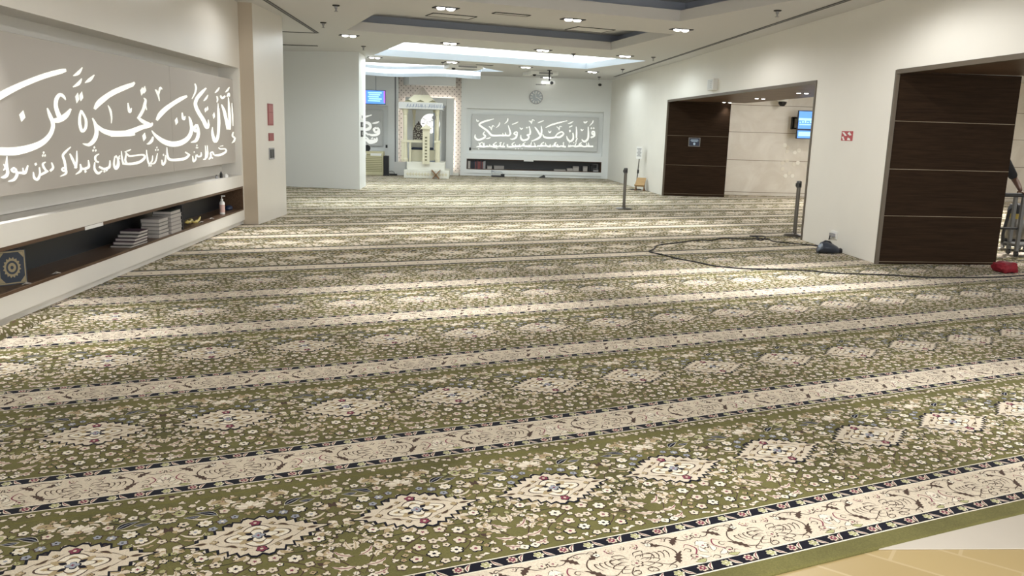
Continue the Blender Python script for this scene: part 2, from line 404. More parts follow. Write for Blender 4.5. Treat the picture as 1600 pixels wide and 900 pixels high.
cove('ceiling_cove', COVES['a'], 0.17, 0.17, False, label='dark unlit ceiling cove nearest the camera')
cove('ceiling_cove', COVES['b'], 0.17, 0.17, False, label='second dark unlit ceiling cove')
cove('ceiling_cove', COVES['c'], 0.17, 0.17, True, label='large lit rectangular ceiling cove')
cove('ceiling_cove', COVES['d'], 0.10, 0.12, True, 0.1, label='lit ceiling cove with wavy edge before the prayer niche')
# wavy fascia hanging at the far edge of that cove
m = MB()
n = len(wav_far); t = 0.05
for za, zb, mi in ((CEIL-0.22, CEIL-0.12, 0), (CEIL-0.12, CEIL-0.001, 1)):
    v = [(p[0], p[1], za) for p in wav_far] + [(p[0], p[1], zb) for p in wav_far] + [(p[0], p[1]+t, za) for p in wav_far] + [(p[0], p[1]+t, zb) for p in wav_far]
    f = [(i, i+1, n+i+1, n+i) for i in range(n-1)] + [(2*n+i, 3*n+i, 3*n+i+1, 2*n+i+1) for i in range(n-1)] + [(i, 2*n+i, 2*n+i+1, i+1) for i in range(n-1)]
    f += [(0, n, 3*n, 2*n), (n-1, 2*n+n-1, 3*n+n-1, n+n-1)]
    m.add(v, f, mi)
struct(m, 'trim_6', [M['cove_white'], M['led']], 'wavy lit fascia hanging from the ceiling before the prayer niche')
# ------------------------------------------------------------------ CARPET ROLLS
def pile(name, rgb, var=0.12, nscale=2.2):
    m = mat(name, rgb, 0.95, spec=0.05, sheen=0.06)
    nt = m.node_tree; b = nt.nodes['Principled BSDF']
    tc = nt.nodes.new('ShaderNodeTexCoord')
    n1 = nt.nodes.new('ShaderNodeTexNoise'); n1.inputs['Scale'].default_value = nscale; n1.inputs['Detail'].default_value = 5; n1.inputs['Distortion'].default_value = 0.6
    n2 = nt.nodes.new('ShaderNodeTexNoise'); n2.inputs['Scale'].default_value = 160; n2.inputs['Detail'].default_value = 1
    nt.links.new(tc.outputs['Object'], n1.inputs['Vector']); nt.links.new(tc.outputs['Object'], n2.inputs['Vector'])
    r1 = nt.nodes.new('ShaderNodeMapRange'); r1.inputs['From Min'].default_value = 0.3; r1.inputs['From Max'].default_value = 0.7; r1.inputs['To Min'].default_value = 1-var; r1.inputs['To Max'].default_value = 1+var
    r2 = nt.nodes.new('ShaderNodeMapRange'); r2.inputs['From Min'].default_value = 0.3; r2.inputs['From Max'].default_value = 0.7; r2.inputs['To Min'].default_value = 0.88; r2.inputs['To Max'].default_value = 1.12
    nt.links.new(n1.outputs['Fac'], r1.inputs['Value']); nt.links.new(n2.outputs['Fac'], r2.inputs['Value'])
    mu = nt.nodes.new('ShaderNodeMath'); mu.operation = 'MULTIPLY'; nt.links.new(r1.outputs['Result'], mu.inputs[0]); nt.links.new(r2.outputs['Result'], mu.inputs[1])
    mx = nt.nodes.new('ShaderNodeMix'); mx.data_type = 'RGBA'; mx.blend_type = 'MULTIPLY'; mx.inputs['Factor'].default_value = 1; mx.inputs['A'].default_value = (*rgb, 1)
    nt.links.new(mu.outputs[0], mx.inputs['B']); nt.links.new(mx.outputs['Result'], b.inputs['Base Color'])
    return m
GREEN, CREAM, IVORY, NAVY, BROWN, MAROON, BLUE, OLIVE, TAN = range(9)
PILE = [pile('pile_green', (0.142, 0.131, 0.046), 0.26), pile('pile_cream', (0.66, 0.58, 0.46), 0.07), pile('pile_ivory', (0.78, 0.72, 0.60), 0.05),
        pile('pile_navy', (0.006, 0.0065, 0.014), 0.1), pile('pile_brown', (0.075, 0.046, 0.034), 0.1), pile('pile_maroon', (0.21, 0.045, 0.075), 0.1),
        pile('pile_blue', (0.33, 0.35, 0.40), 0.1), pile('pile_olive', (0.40, 0.40, 0.20), 0.1), pile('pile_tan', (0.42, 0.33, 0.19), 0.08)]
TILE = 0.645; PITCH_W = 1.375
ZL = 0.0002

class Art:                       # polygons in (u, w), each with a layer and a pile colour
    def __init__(s): s.p = []
    def poly(s, pts, layer, c): s.p.append((np.array(pts, float), layer, c))
    def mirrored(s):
        a = Art()
        for pts, l, c in s.p:
            m = pts[:, 0].mean()
            a.p.append((pts, l, c))
            if abs(m) < 0.006 or m > TILE/2-0.008: continue
            q = pts.copy(); q[:, 0] *= -1; a.p.append((q[::-1], l, c))
        return a
def flower(A, u, w, r, n=5, rot=0.0, c=CREAM, oc=BROWN, cc=NAVY, lay=3, k=None, outline=True):
    k = k or 6*n; r = r*0.84
    t = np.linspace(0, 2*pi, k, endpoint=False)
    rad = r*(0.60+0.40*np.abs(np.cos(n*(t-rot)/2))**0.65)
    if outline: A.poly(np.c_[u+1.2*rad*np.cos(t)+0.002, w+1.2*rad*np.sin(t)-0.002], lay, oc)
    A.poly(np.c_[u+rad*np.cos(t), w+rad*np.sin(t)], lay+1, c)
    t2 = np.linspace(0, 2*pi, 2*n, endpoint=False); r2 = r*(0.30+0.12*np.cos(n*(t2-rot)))
    A.poly(np.c_[u+r2*np.cos(t2), w+r2*np.sin(t2)], lay+2, cc)
def leaf(A, a, b, wd, bend=0.0, c=CREAM, oc=BROWN, lay=3, jag=0, vein=None, n=6):
    a = np.array(a, float); b = np.array(b, float); d = b-a; L = np.linalg.norm(d); nrm = np.array([-d[1], d[0]])/L
    ts = np.linspace(0, 1, n+1)
    mid = [a+d*t+nrm*bend*L*4*t*(1-t) for t in ts]
    def side(s, ww):
        out = []
        for i, t in enumerate(ts[1:-1], 1):
            h = ww*(sin(pi*t**0.8))
            if jag and i % 2: h *= 0.5
            out.append(mid[i]+s*nrm*h)
        return out
    for ww, l, cc in ((wd*1.0+0.003, lay, oc), (wd, lay+1, c)):
        ext = 0.004 if l == lay else 0
        A.poly([mid[0]-d/L*ext]+side(1, ww)+[mid[-1]+d/L*ext]+side(-1, ww)[::-1], l, cc)
    if vein is not None:
        A.poly([mid[0]]+[m+nrm*0.0022 for m in mid[1:-1]]+[mid[-1]]+[m-nrm*0.0022 for m in mid[1:-1]][::-1], lay+2, vein)
def stem(A, pts, wd=0.0035, c=BROWN, lay=2, n=10):
    P = np.array(pts, float); m = len(P); out = []
    for i in range(m-1):
        p0, p1, p2, p3 = P[max(i-1, 0)], P[i], P[i+1], P[min(i+2, m-1)]
        for t in np.linspace(0, 1, n//2, endpoint=False):
            out.append(0.5*((2*p1)+(-p0+p2)*t+(2*p0-5*p1+4*p2-p3)*t*t+(-p0+3*p1-3*p2+p3)*t**3))
    out.append(P[-1]); out = np.array(out)
    d = np.gradient(out, axis=0); d /= np.linalg.norm(d, axis=1)[:, None]+1e-9; nn = np.c_[-d[:, 1], d[:, 0]]
    h = wd*np.sin(np.linspace(0.25, pi-0.15, len(out)))[:, None]
    A.poly(np.r_[out+nn*h, (out-nn*h)[::-1]], lay, c)

def strips(A, full=True):
    h = TILE/2
    def st(w0, w1, l, c):
        n = 4
        us = np.linspace(-h, h, n+1)
        A.poly(np.r_[np.c_[us, np.full(n+1, w0)], np.c_[us[::-1], np.full(n+1, w1)]], l, c)
    st(0.0, PITCH_W, 0, GREEN)
    st(0.080, 0.453, 1, IVORY)
    st(0.087, 0.143, 2, NAVY); st(0.390, 0.446, 2, NAVY)
    st(0.150, 0.383, 2, CREAM)

MEDQ = [(0, .140), (.022, .158), (.042, .150), (.050, .128), (.080, .140), (.088, .108), (.118, .118), (.118, .086), (.150, .094), (.150, .062), (.184, .066), (.186, .040), (.216, .038), (.218, .018), (.268, .003)]
def medal(s, jit=0.0):
    q = [(u*s, w*s) for u, w in MEDQ]
    pts = q + [(u, -w) for u, w in q[::-1]] + [(-u, -w) for u, w in q[1:]] + [(-u, w) for u, w in q[::-1][:-1]]
    return pts
MC = 0.945
def medallion(A, simple=False):
    T = lambda P, sx=1, sy=1: [(u*sx, MC+w*sy) for u, w in P]
    lob = lambda ru, rw, d, n=4: [(ru*(1-d+d*cos(n*t))*cos(t), MC+rw*(1-d+d*cos(n*t))*sin(t)) for t in np.linspace(0, 2*pi, 48, endpoint=False)]
    if not simple: A.poly(T(medal(1.07), 1.0, 1.03), 2, NAVY)
    else: A.poly(T(medal(1.08)), 2, BROWN)
    A.poly(T(medal(1.0)), 3, CREAM)
    if simple:
        A.poly(lob(.12, .085, .18), 4, TAN); A.poly(lob(.095, .065, .18), 5, IVORY); A.poly(lob(.04, .03, .2), 6, NAVY); return
    A.poly(lob(.128, .092, .16), 4, BROWN); A.poly(lob(.120, .085, .16), 5, IVORY); A.poly(lob(.104, .072, .20, 8), 5.5, TAN)
    A.poly(lob(.082, .058, .22), 6, BROWN); A.poly(lob(.075, .052, .22), 7, IVORY)
    for k in range(4):
        t = pi/4+k*pi/2; leaf(A, (.03*cos(t), MC+.02*sin(t)), (.066*cos(t), MC+.046*sin(t)), .009, 0, NAVY, BROWN, 7.5, n=4)
    flower(A, 0, MC, 0.028, 4, 0, BLUE, NAVY, MAROON, 8)
    for s in (1, -1):
        flower(A, 0, MC+s*0.112, 0.026, 5, pi/2*s, MAROON, NAVY, CREAM, 5)
        for t in (1, -1):
            flower(A, t*0.062, MC+s*0.092, 0.014, 4, 0, TAN, BROWN, BROWN, 5)
            leaf(A, (t*0.085, MC+s*0.075), (t*0.125, MC+s*0.045), 0.007, 0.1*s, BROWN, TAN, 5)
            stem(A, [(t*0.03, MC+s*0.10), (t*0.08, MC+s*0.068), (t*0.13, MC+s*0.05), (t*0.17, MC+s*0.012)], 0.002, BROWN, 4)
    for t in (1, -1):
        flower(A, t*0.165, MC, 0.018, 4, 0, TAN, BROWN, CREAM, 5)
        leaf(A, (t*0.19, MC), (t*0.235, MC), 0.008, 0, BROWN, TAN, 5)

def field_half(A, rnd):
    # stems
    stem(A, [(0, .80), (.05, .72), (.13, .66), (.20, .58), (.16, .50)], .0028)
    stem(A, [(.26, .945), (.30, .87), (.24, .80), (.15, .76), (.06, .77)], .0028, NAVY)
    stem(A, [(.26, .945), (.30, 1.03), (.25, 1.10), (.14, 1.13), (.05, 1.18)], .0028, BROWN)
    stem(A, [(.32, .52), (.28, .60), (.24, .70), (.30, .80)], .003, BROWN)
    stem(A, [(.03, 1.30), (.10, 1.26), (.18, 1.22), (.28, 1.25)], .0026, NAVY)
    stem(A, [(.02, .52), (.08, .56), (.12, .62), (.06, .68)], .0026, BROWN)
    # lower zone flowers
    F = [(.035, .745, .028, 5, CREAM, MAROON), (.105, .715, .030, 6, IVORY, NAVY), (.018, .662, .021, 5, CREAM, BROWN), (.082, .633, .028, 5, CREAM, MAROON),
         (.150, .655, .020, 4, CREAM, BROWN), (.045, .565, .027, 6, IVORY, NAVY), (.118, .548, .026, 5, CREAM, MAROON), (.185, .510, .022, 5, CREAM, NAVY),
         (.020, .500, .020, 5, CREAM, BROWN), (.170, .770, .024, 5, CREAM, NAVY), (.215, .835, .026, 6, IVORY, MAROON), (.150, .590, .014, 4, TAN, BROWN),
         (.255, .500, .018, 5, CREAM, MAROON), (.095, .790, .015, 4, CREAM, NAVY),
         (.300, .865, .018, 5, CREAM, BROWN), (.298, 1.025, .020, 5, CREAM, BROWN), (.225, 1.060, .027, 6, IVORY, BLUE), (.160, 1.065, .020, 5, BLUE, NAVY),
         (.120, 1.120, .022, 6, BLUE, IVORY), (.070, 1.145, .018, 5, BLUE, NAVY), (.185, 1.125, .031, 7, IVORY, TAN), (.265, 1.145, .024, 5, CREAM, NAVY),
         (.310, 1.200, .026, 6, CREAM, BROWN), (.105, 1.215, .024, 5, CREAM, MAROON), (.035, 1.105, .016, 4, CREAM, NAVY), (.020, 1.320, .016, 5, CREAM, TAN), (.225, 1.310, .017, 5, CREAM, TAN)]
    for u, w, r, n, c, cc in F:
        flower(A, u, w, r*1.10, n, rnd.uniform(0, 6), c, NAVY if rnd.random() < 0.35 else BROWN, cc, 4)
    # acanthus spray on the tile border
    for (a, b, wd, bd) in (((.300, .505), (.232, .530), .017, .14), ((.305, .580), (.220, .605), .020, .18), ((.255, .620), (.205, .670), .016, -.2), ((.314, .655), (.250, .715), .019, .16), ((.285, .74), (.235, .765), .015, -.2), ((.318, .700), (.306, .780), .016, .08)):
        leaf(A, a, b, wd, bd, CREAM, BROWN, 3, jag=1, vein=MAROON if bd > .13 else TAN, n=7)
    # palmette in the upper zone
    for k, ang in enumerate((90, 62, 34, 8)):
        t = radians(ang); leaf(A, (.004, 1.215), (.004+.062*cos(t), 1.215+.066*sin(t)), .014, -.08, CREAM if k % 2 else IVORY, BROWN, 4, n=5)
    flower(A, 0.0, 1.212, .018, 5, 0, TAN, BROWN, MAROON, 6)
    # navy pods with pale outline
    leaf(A, (.135, 1.185), (.215, 1.235), .017, .10, NAVY, IVORY, 4, vein=BLUE); leaf(A, (.200, 1.200), (.262, 1.205), .013, -.10, NAVY, IVORY, 5, vein=BLUE)
    # sprigs
    for (u, w, a0) in ((.075, 1.285, 20), (.155, 1.295, 150), (.285, 1.285, 60), (.115, 1.055, 200), (.035, 1.045, 80), (.245, .885, 250), (.31, .94, 180), (.155, .835, 300), (.12, .845, 20), (.30, 1.095, 120), (.205, .695, 60), (.06, .80, 330), (.255, 1.245, 20)):
        for da in (-42, 0, 42):
            t = radians(a0+da); L = .058 if da == 0 else .046
            leaf(A, (u, w), (u+L*cos(t), w+L*sin(t)), .0130, .12*(1 if da > 0 else -1), CREAM if da else TAN, BROWN, 3, n=4)
    fill(A, rnd, F)
    # olive/tan curls
    for (p) in ([(.28, 1.06), (.25, 1.03), (.205, 1.02), (.19, 1.045)], [(.20, .79), (.235, .775), (.262, .80), (.245, .83)], [(.02, 1.26), (.05, 1.27), (.07, 1.25), (.055, 1.23)], [(.23, 1.18), (.19, 1.165), (.15, 1.175)]):
        stem(A, p, .0065, CREAM, 3)

def fill(A, rnd, F):
    # small blossoms and leaf pairs in what the larger motifs leave free
    occ = [(u, w, r*1.25) for u, w, r, *_ in F]+[(.26, .60, .035), (.28, .69, .03), (.19, 1.21, .04), (.24, 1.21, .03), (0, 1.24, .045)]
    for _ in range(2200):
        u = rnd.uniform(.012, .312); w = rnd.uniform(.474, 1.356)
        if ((u/.275)+abs(w-MC)/.185) < 1.0: continue
        r = rnd.choice((.030, .024, .019, .015)); 
        if w > 1.30 and r > .02: continue
        if any((u-a)**2+(w-b)**2 < (r+c)**2*.92 for a, b, c in occ): continue
        occ.append((u, w, r)); k = rnd.random()
        if k < .45: flower(A, u, w, r*.98, rnd.choice((4, 5, 5, 6)), rnd.uniform(0, 6), rnd.choice((CREAM, CREAM, IVORY, TAN, OLIVE)), rnd.choice((BROWN, NAVY)), rnd.choice((MAROON, NAVY, BROWN, TAN)), 4)
        else:
            a0 = rnd.uniform(0, 2*pi)
            for da in ((0, 2.2, 4.1) if k < .75 else (0, pi)):
                leaf(A, (u-.2*r*cos(a0+da), w-.2*r*sin(a0+da)), (u+1.15*r*cos(a0+da), w+1.15*r*sin(a0+da)), r*.42, .15, rnd.choice((CREAM, CREAM, IVORY, TAN)), BROWN, 3, n=4)

def border(A, w0, w1, lod):
    wc = (w0+w1)/2; n = 3; h = TILE/2
    for k in range(n):
        c = -h + TILE*(k+0.5)/n; q = TILE/n
        if lod:
            flower(A, c, wc, .018, 6, 0, MAROON, TAN, TAN, 4, k=8, outline=False)
            A.poly([(c+q*.44, wc-.016), (c+q*.52, wc), (c+q*.56, wc+.016), (c+q*.48, wc+.004)], 4, CREAM); continue
        flower(A, c, wc, .0262, 7, 0, CREAM, BROWN, MAROON, 4); flower(A, c, wc, .0185, 6, .3, MAROON, CREAM, CREAM, 5)
        flower(A, c+q*.5, wc, .0225, 6, 0, OLIVE, IVORY, CREAM, 4)
        for s in (1,):
            leaf(A, (c+q*.25-s*.024, wc-.022), (c+q*.25-s*.024+.026, wc+.022), .0062, .15*s, CREAM if s > 0 else TAN, IVORY, 4, vein=MAROON, n=5)
            leaf(A, (c-q*.25-s*.024+.03, wc-.022), (c-q*.25-s*.024, wc+.022), .0062, .15*s, CREAM if s > 0 else TAN, IVORY, 4, vein=MAROON, n=5)
def band_half(A):
    wc = .267; L = 3
    # palmette
    for r, n in ((.075, 5), (.050, 4)):
        for k in range(n):
            t0 = radians(-80+150*k/n); t1 = t0+radians(30)
            stem(A, [(.006+r*cos(t0)*.9, wc-.03+r*sin(t0)), (.016+r*1.14*cos((t0+t1)/2), wc-.03+r*1.14*sin((t0+t1)/2)), (.004+r*.95*cos(t1), wc-.03+r*.95*sin(t1)), (r*.6*cos(t1), wc-.03+r*.6*sin(t1))], 0.0025, BROWN, L)
    flower(A, 0, wc-.035, .026, 6, 0, CREAM, BROWN, MAROON, L); flower(A, .0, wc+.085, .015, 5, 0, CREAM, BROWN, NAVY, L)
    flower(A, .055, wc+.082, .018, 5, .4, CREAM, MAROON, TAN, L); flower(A, .30, wc+.070, .022, 6, .4, CREAM, BROWN, MAROON, L)
    flower(A, .115, wc+.070, .016, 4, .4, IVORY, NAVY, NAVY, L)
    # scrolls
    stem(A, [(.08, wc-.06), (.12, wc-.085), (.17, wc-.06), (.19, wc), (.16, wc+.05), (.12, wc+.06)], 0.0033, BROWN, L)
    stem(A, [(.10, wc+.07), (.16, wc+.10), (.22, wc+.09), (.27, wc+.05), (.32, wc+.06)], 0.0028, BROWN, L)
    stem(A, [(.21, wc-.085), (.25, wc-.06), (.28, wc-.02), (.26, wc+.02), (.235, wc)], 0.0031, MAROON, L)
    for k in range(4):
        u = .075+.022*k; stem(A, [(u, wc+.02-.006*k), (u+.014, wc+.012), (u+.016, wc-.012), (u+.002, wc-.03-.004*k)], 0.0028, BROWN, L)
    for u0, w0, s in ((.03, .335, 1), (.10, .165, 1), (.15, .355, -1), (.20, .345, 1), (.26, .20, -1), (.30, .165, 1), (.22, .245, 1), (.05, .175, -1)):
        stem(A, [(u0, w0), (u0+.02*s, w0+.014), (u0+.034*s, w0+.002), (u0+.024*s, w0-.012), (u0+.012*s, w0-.004)], 0.0023, BROWN, L, 6)
    # feathered brown leaves
    for a, b in (((.155, wc-.095), (.215, wc-.015)), ((.205, wc+.03), (.265, wc+.085)), ((.16, wc+.045), (.10, wc+.10))):
        leaf(A, a, b, .017, .1, BROWN, CREAM, L, jag=1, n=9)
    flower(A, .245, wc-.075, .024, 6, .2, CREAM, BROWN, MAROON, L); flower(A, .19, wc+.085, .014, 4, .2, CREAM, BROWN, MAROON, L)
    for a, b, bd in (((.30, wc-.09), (.26, wc-.055), .2), ((.31, wc-.06), (.30, wc-.01), .2), ((.32, wc+.03), (.29, wc+.0), .2), ((.27, wc-.10), (.22, wc-.105), .1)):
        leaf(A, a, b, .011, bd, OLIVE if bd == .1 else IVORY, BROWN, L, n=5)
    flower(A, .32, wc-.01, .024, 6, 0, IVORY, BROWN, MAROON, L)

def edge_half(A, edge):
    if not edge: return
    q = random.Random(17)
    for u in (.02, .075, .13, .185, .24, .295):
        w = .040+q.uniform(-.008, .008)
        if q.random() < .45: flower(A, u, w, .021, 5, q.uniform(0, 6), CREAM, BROWN, q.choice((MAROON, NAVY)), 4)
        else:
            a0 = q.uniform(0, 2*pi)
            for da in (0, 2.1, 4.2): leaf(A, (u, w), (u+.030*cos(a0+da), w+.026*sin(a0+da)), .010, .12, CREAM, BROWN, 3, n=4)
def tile_art(lod, edge=True):
    rnd = random.Random(5)
    A = Art(); strips(A); H = Art()
    if lod == 0:
        field_half(H, rnd); band_half(H); edge_half(H, edge); A.p += H.mirrored().p; Q = Art(); medallion(Q); A.p += [(p, l+5, c) for p, l, c in Q.p]; border(A, .087, .143, 0); border(A, .390, .446, 0)
    else:
        half = [(.04, .74, .028), (.11, .70, .030), (.08, .62, .028), (.045, .55, .026), (.13, .54, .026), (.19, .50, .020), (.02, .49, .02), (.17, .77, .024), (.22, .84, .026), (.22, 1.06, .028), (.12, 1.12, .022), (.19, 1.13, .032), (.27, 1.15, .024), (.31, 1.2, .026), (.10, 1.21, .024), (.03, 1.22, .035), (.30, .86, .02), (.30, 1.03, .022), (.06, 1.30, .018), (.16, 1.3, .018), (.28, 1.29, .02), (.20, 1.22, .03)]
        q = random.Random(3)
        for _ in range(900):
            u = q.uniform(.015, .31); w = q.uniform(.475, 1.35); r = q.choice((.026, .021, .017))
            if (u/.27)+abs(w-MC)/.18 < 1 or any((u-a)**2+(w-b)**2 < (r+c)**2*.85 for a, b, c in half): continue
            half.append((u, w, r))
        for i, (u, w, r) in enumerate(half):
            c = (CREAM, IVORY, CREAM, TAN)[i % 4] if i not in (10, 21) else (BLUE, NAVY)[i == 21]
            t = np.linspace(0, 2*pi, 7, endpoint=False); rr = r*(0.95 if lod == 1 else 1.05)
            if lod == 1: H.poly(np.c_[u+.004+1.15*rr*np.cos(t), w-.004+1.1*rr*np.sin(t)], 2, BROWN if i % 3 else NAVY)
            H.poly(np.c_[u+rr*np.cos(t), w+rr*.9*np.sin(t)], 3, c)
        for a, b, wd in (((.315, .50), (.20, .575), .018), ((.315, .53), (.205, .655), .02), ((.318, .57), (.245, .735), .02), ((.32, .62), (.29, .785), .017)):
            leaf(H, a, b, wd, .12, CREAM, BROWN, 3, n=4)
        if True:
            for u in (.03, .10, .17, .24, .30): t = np.linspace(0, 2*pi, 7, endpoint=False); H.poly(np.c_[u+.02*np.cos(t), .04+.018*np.sin(t)], 3, CREAM)
            for p in ([(.08, .207), (.14, .19), (.19, .25), (.15, .32)], [(.21, .19), (.28, .24), (.25, .33)], [(0, .2), (.04, .25), (.0, .33)]): stem(H, p, .0048, BROWN, 3, 6)
        A.p += H.mirrored().p; Q = Art(); medallion(Q, True); A.p += Q.p; border(A, .087, .143, 1); border(A, .390, .446, 1)
    return A
def pack(A):
    vs = np.concatenate([np.c_[p, np.full(len(p), 0.010 + l*ZL + (i % 89)*3e-6)] for i, (p, l, c) in enumerate(A.p)])
    sz = np.array([len(p) for p, l, c in A.p]); mi = np.array([c for p, l, c in A.p])
    # every polygon wound to face up
    off = 0; order = []
    for p, l, c in A.p:
        n = len(p); x, y = p[:, 0], p[:, 1]; area = np.sum(x*np.roll(y, -1)-np.roll(x, -1)*y)
        idx = np.arange(n)+off; order.append(idx if area > 0 else idx[::-1]); off += n
    return vs, np.concatenate(order), sz, mi
TILES = [pack(tile_art(0)), pack(tile_art(1)), pack(tile_art(2)), pack(tile_art(0, False))]
V0 = 2.165
BANDS = [2.43, 3.80, 5.21, 6.62, 7.96, 9.31, 10.69, 12.04, 13.34, 14.68, 16.03, 17.37, 18.72, 20.07, 21.42, 22.77, 24.12, 25.47, 26.82, 28.17]
ORD = ['first', 'second', 'third', 'fourth', 'fifth', 'sixth', 'seventh', 'eighth', 'ninth', 'tenth', 'eleventh', 'twelfth', 'thirteenth', 'fourteenth', 'fifteenth', 'sixteenth', 'seventeenth', 'eighteenth', 'nineteenth', 'twentieth']
def wander(k, u):
    r = random.Random(40+k); ph = r.uniform(0, 6); amp = 0.007 if k else 0.003
    return amp*np.sin(u*1.3+ph)+amp*0.7*np.sin(u*2.9+2*ph)
def roll(k):
    v0 = BANDS[k] - 0.265
    lod = 0 if k < 5 else (1 if k < 9 else 2)
    ulim = lambda X, v: (X + v*sin(TH))/cos(TH)
    xl = -3.62 if v0 < 14 else -5.4
    u0 = ulim(xl, v0+0.2)
    xr = (6.5 + 1.2*k if k < 5 else 16.0) if v0 < 18.6 else 5.3
    if k < 5: xr = (9, 9.5, 10, 12, 16)[k]
    u1 = ulim(xr, v0+0.7)
    # tiles centred on the medallion phase
    k0 = math.floor((u0-0.31)/TILE+0.5); k1 = math.ceil((u1-0.31)/TILE+0.5)
    vs, lo, sz, mi = TILES[lod if k else 3]; n = len(vs); T = k1-k0
    ofs = np.array([0.31+TILE*(k0+i) for i in range(T)])
    P = np.tile(vs, (T, 1)); P[:, 0] += np.repeat(ofs, n)
    lo2 = np.concatenate([lo+i*n for i in range(T)]); sz2 = np.tile(sz, T); mi2 = np.tile(mi, T)
    # loosely laid: the edges wander a little, and each roll ends where the next one starts
    nxt = BANDS[k+1]-0.265-v0 if k+1 < len(BANDS) else 1.0
    back = nxt-0.0125
    hi = P[:, 1] > 0.453; P[hi, 1] = 0.453+(P[hi, 1]-0.453)*(back-0.453)/(PITCH_W-0.453)
    f = np.clip((P[:, 1]-0.40)/(back-0.40), 0, 1)
    P[:, 1] += (1-f)*wander(k, P[:, 0])+f*wander(k+1, P[:, 0])
    # front edge: pile rolls down to the floor
    us = np.arange(0.31+TILE*k0-TILE/2, 0.31+TILE*(k1-0.5)+1e-6, TILE/4)
    e = wander(k, us); m = len(us)
    prof = [(0.0, 0.010), (-0.008, 0.0085), (-0.012, 0.005), (-0.011, 0.0)]
    R = np.concatenate([np.c_[us, e+w, np.full(m, z)] for w, z in prof])
    base = len(P); P = np.r_[P, R]
    ql = []; 
    for j in range(len(prof)-1):
        for i in range(m-1): ql += [base+j*m+i, base+(j+1)*m+i, base+(j+1)*m+i+1, base+j*m+i+1]
    lo2 = np.r_[lo2, ql]; nq = len(ql)//4; sz2 = np.r_[sz2, np.full(nq, 4)]; mi2 = np.r_[mi2, np.zeros(nq, int)]
    Wd = np.c_[P[:, 0]*E1[0]+(P[:, 1]+v0)*E2[0], P[:, 0]*E1[1]+(P[:, 1]+v0)*E2[1], P[:, 2]]
    me = bpy.data.meshes.new('carpet_roll')
    me.vertices.add(len(Wd)); me.vertices.foreach_set('co', Wd.astype(np.float32).ravel())
    me.loops.add(len(lo2)); me.loops.foreach_set('vertex_index', lo2.astype(np.int32))
    me.polygons.add(len(sz2)); me.polygons.foreach_set('loop_start', np.r_[0, np.cumsum(sz2)[:-1]].astype(np.int32))
    try: me.polygons.foreach_set('loop_total', sz2.astype(np.int32))
    except Exception: pass
    for p in PILE: me.materials.append(p)
    me.polygons.foreach_set('material_index', mi2.astype(np.int32))
    me.update(calc_edges=True); me.validate()
    o = bpy.data.objects.new('carpet_roll', me); col.objects.link(o)
    lab = ('green floral carpet roll lying along the beige tile edge, nearest of all' if k == 0 else
           'green floral carpet roll along the foot of the far wall, last of the rows' if k == len(BANDS)-1 else
           f'green floral carpet roll with cream border, {ORD[k]} row counting back from the tile edge')
    tag(o, lab, 'carpet', 'carpet rolls laid in rows across the hall')
    return o
ROLLS = [roll(k) for k in range(len(BANDS))]
# ------------------------------------------------------------------ LETTERING (brush strokes on the panels)
def ribbon(pts, px, n=7):
    """pts: (x, y, width) in a crop; px: crop -> photo pixel. Returns outline in photo pixels."""
    P = np.array([(p[0], p[1], p[2]) for p in pts], float); m = len(P); out = []
    for i in range(m-1):
        p0, p1, p2, p3 = P[max(i-1, 0)], P[i], P[i+1], P[min(i+2, m-1)]
        for t in np.linspace(0, 1, n, endpoint=False):
            out.append(0.5*((2*p1)+(-p0+p2)*t+(2*p0-5*p1+4*p2-p3)*t*t+(-p0+3*p1-3*p2+p3)*t**3))
    out.append(P[-1]); out = np.array(out)
    d = np.gradient(out[:, :2], axis=0); d /= np.linalg.norm(d, axis=1)[:, None]+1e-9
    nn = np.c_[-d[:, 1], d[:, 0]]; w = np.maximum(out[:, 2:3]*0.86, 2.0)/2
    a = out[:, :2]+nn*w; b = out[:, :2]-nn*w
    sx, sy, s = px
    return np.c_[sx+a[:, 0]/s, sy+a[:, 1]/s], np.c_[sx+b[:, 0]/s, sy+b[:, 1]/s]
def lettering(name, strokes, px, to_plane, out, thick, material, root, under=None):
    """strokes laid as thin raised ribbons on a panel; to_plane maps pixel -> room point on the panel face; out = outward unit vector"""
    mb = MB(); out = np.array(out, float); inv = Vector(root.location); parent = under or root
    for j, st in enumerate(strokes):
        off = thick*(1+0.02*(j % 7))
        if st[0] == 'P':
            pts = [to_plane(px[0]+x/px[2], px[1]+y/px[2]) for x, y in st[1:]]
            n = len(pts); v = [p+out*0.0003 for p in pts]+[p+out*off for p in pts]
            mb.add([np.array(p)-np.array(inv) for p in v], [list(range(n, 2*n))]+[(i, (i+1) % n, n+(i+1) % n, n+i) for i in range(n)]); continue
        a, b = ribbon(st, px); n = len(a)
        A = [to_plane(*p) for p in a]; B = [to_plane(*p) for p in b]
        v = [p+out*off for p in A]+[p+out*off for p in B]+[p+out*0.0003 for p in A]+[p+out*0.0003 for p in B]
        f = [(i, i+1, n+i+1, n+i) for i in range(n-1)]+[(2*n+i, 2*n+i+1, i+1, i) for i in range(n-1)]+[(n+i, n+i+1, 3*n+i+1, 3*n+i) for i in range(n-1)]
        f += [(0, n, 3*n, 2*n), (n-1, 2*n-1, 4*n-1, 3*n-1)]
        mb.add([np.array(p)-np.array(inv) for p in v], f)
    return mb.build(name, material, parent)
def dia(x, y, w, h, lean=0.15): return ('P', (x-w*.5, y-h*.12), (x+w*lean, y-h*.5), (x+w*.5, y+h*.12), (x-w*lean, y+h*.5))

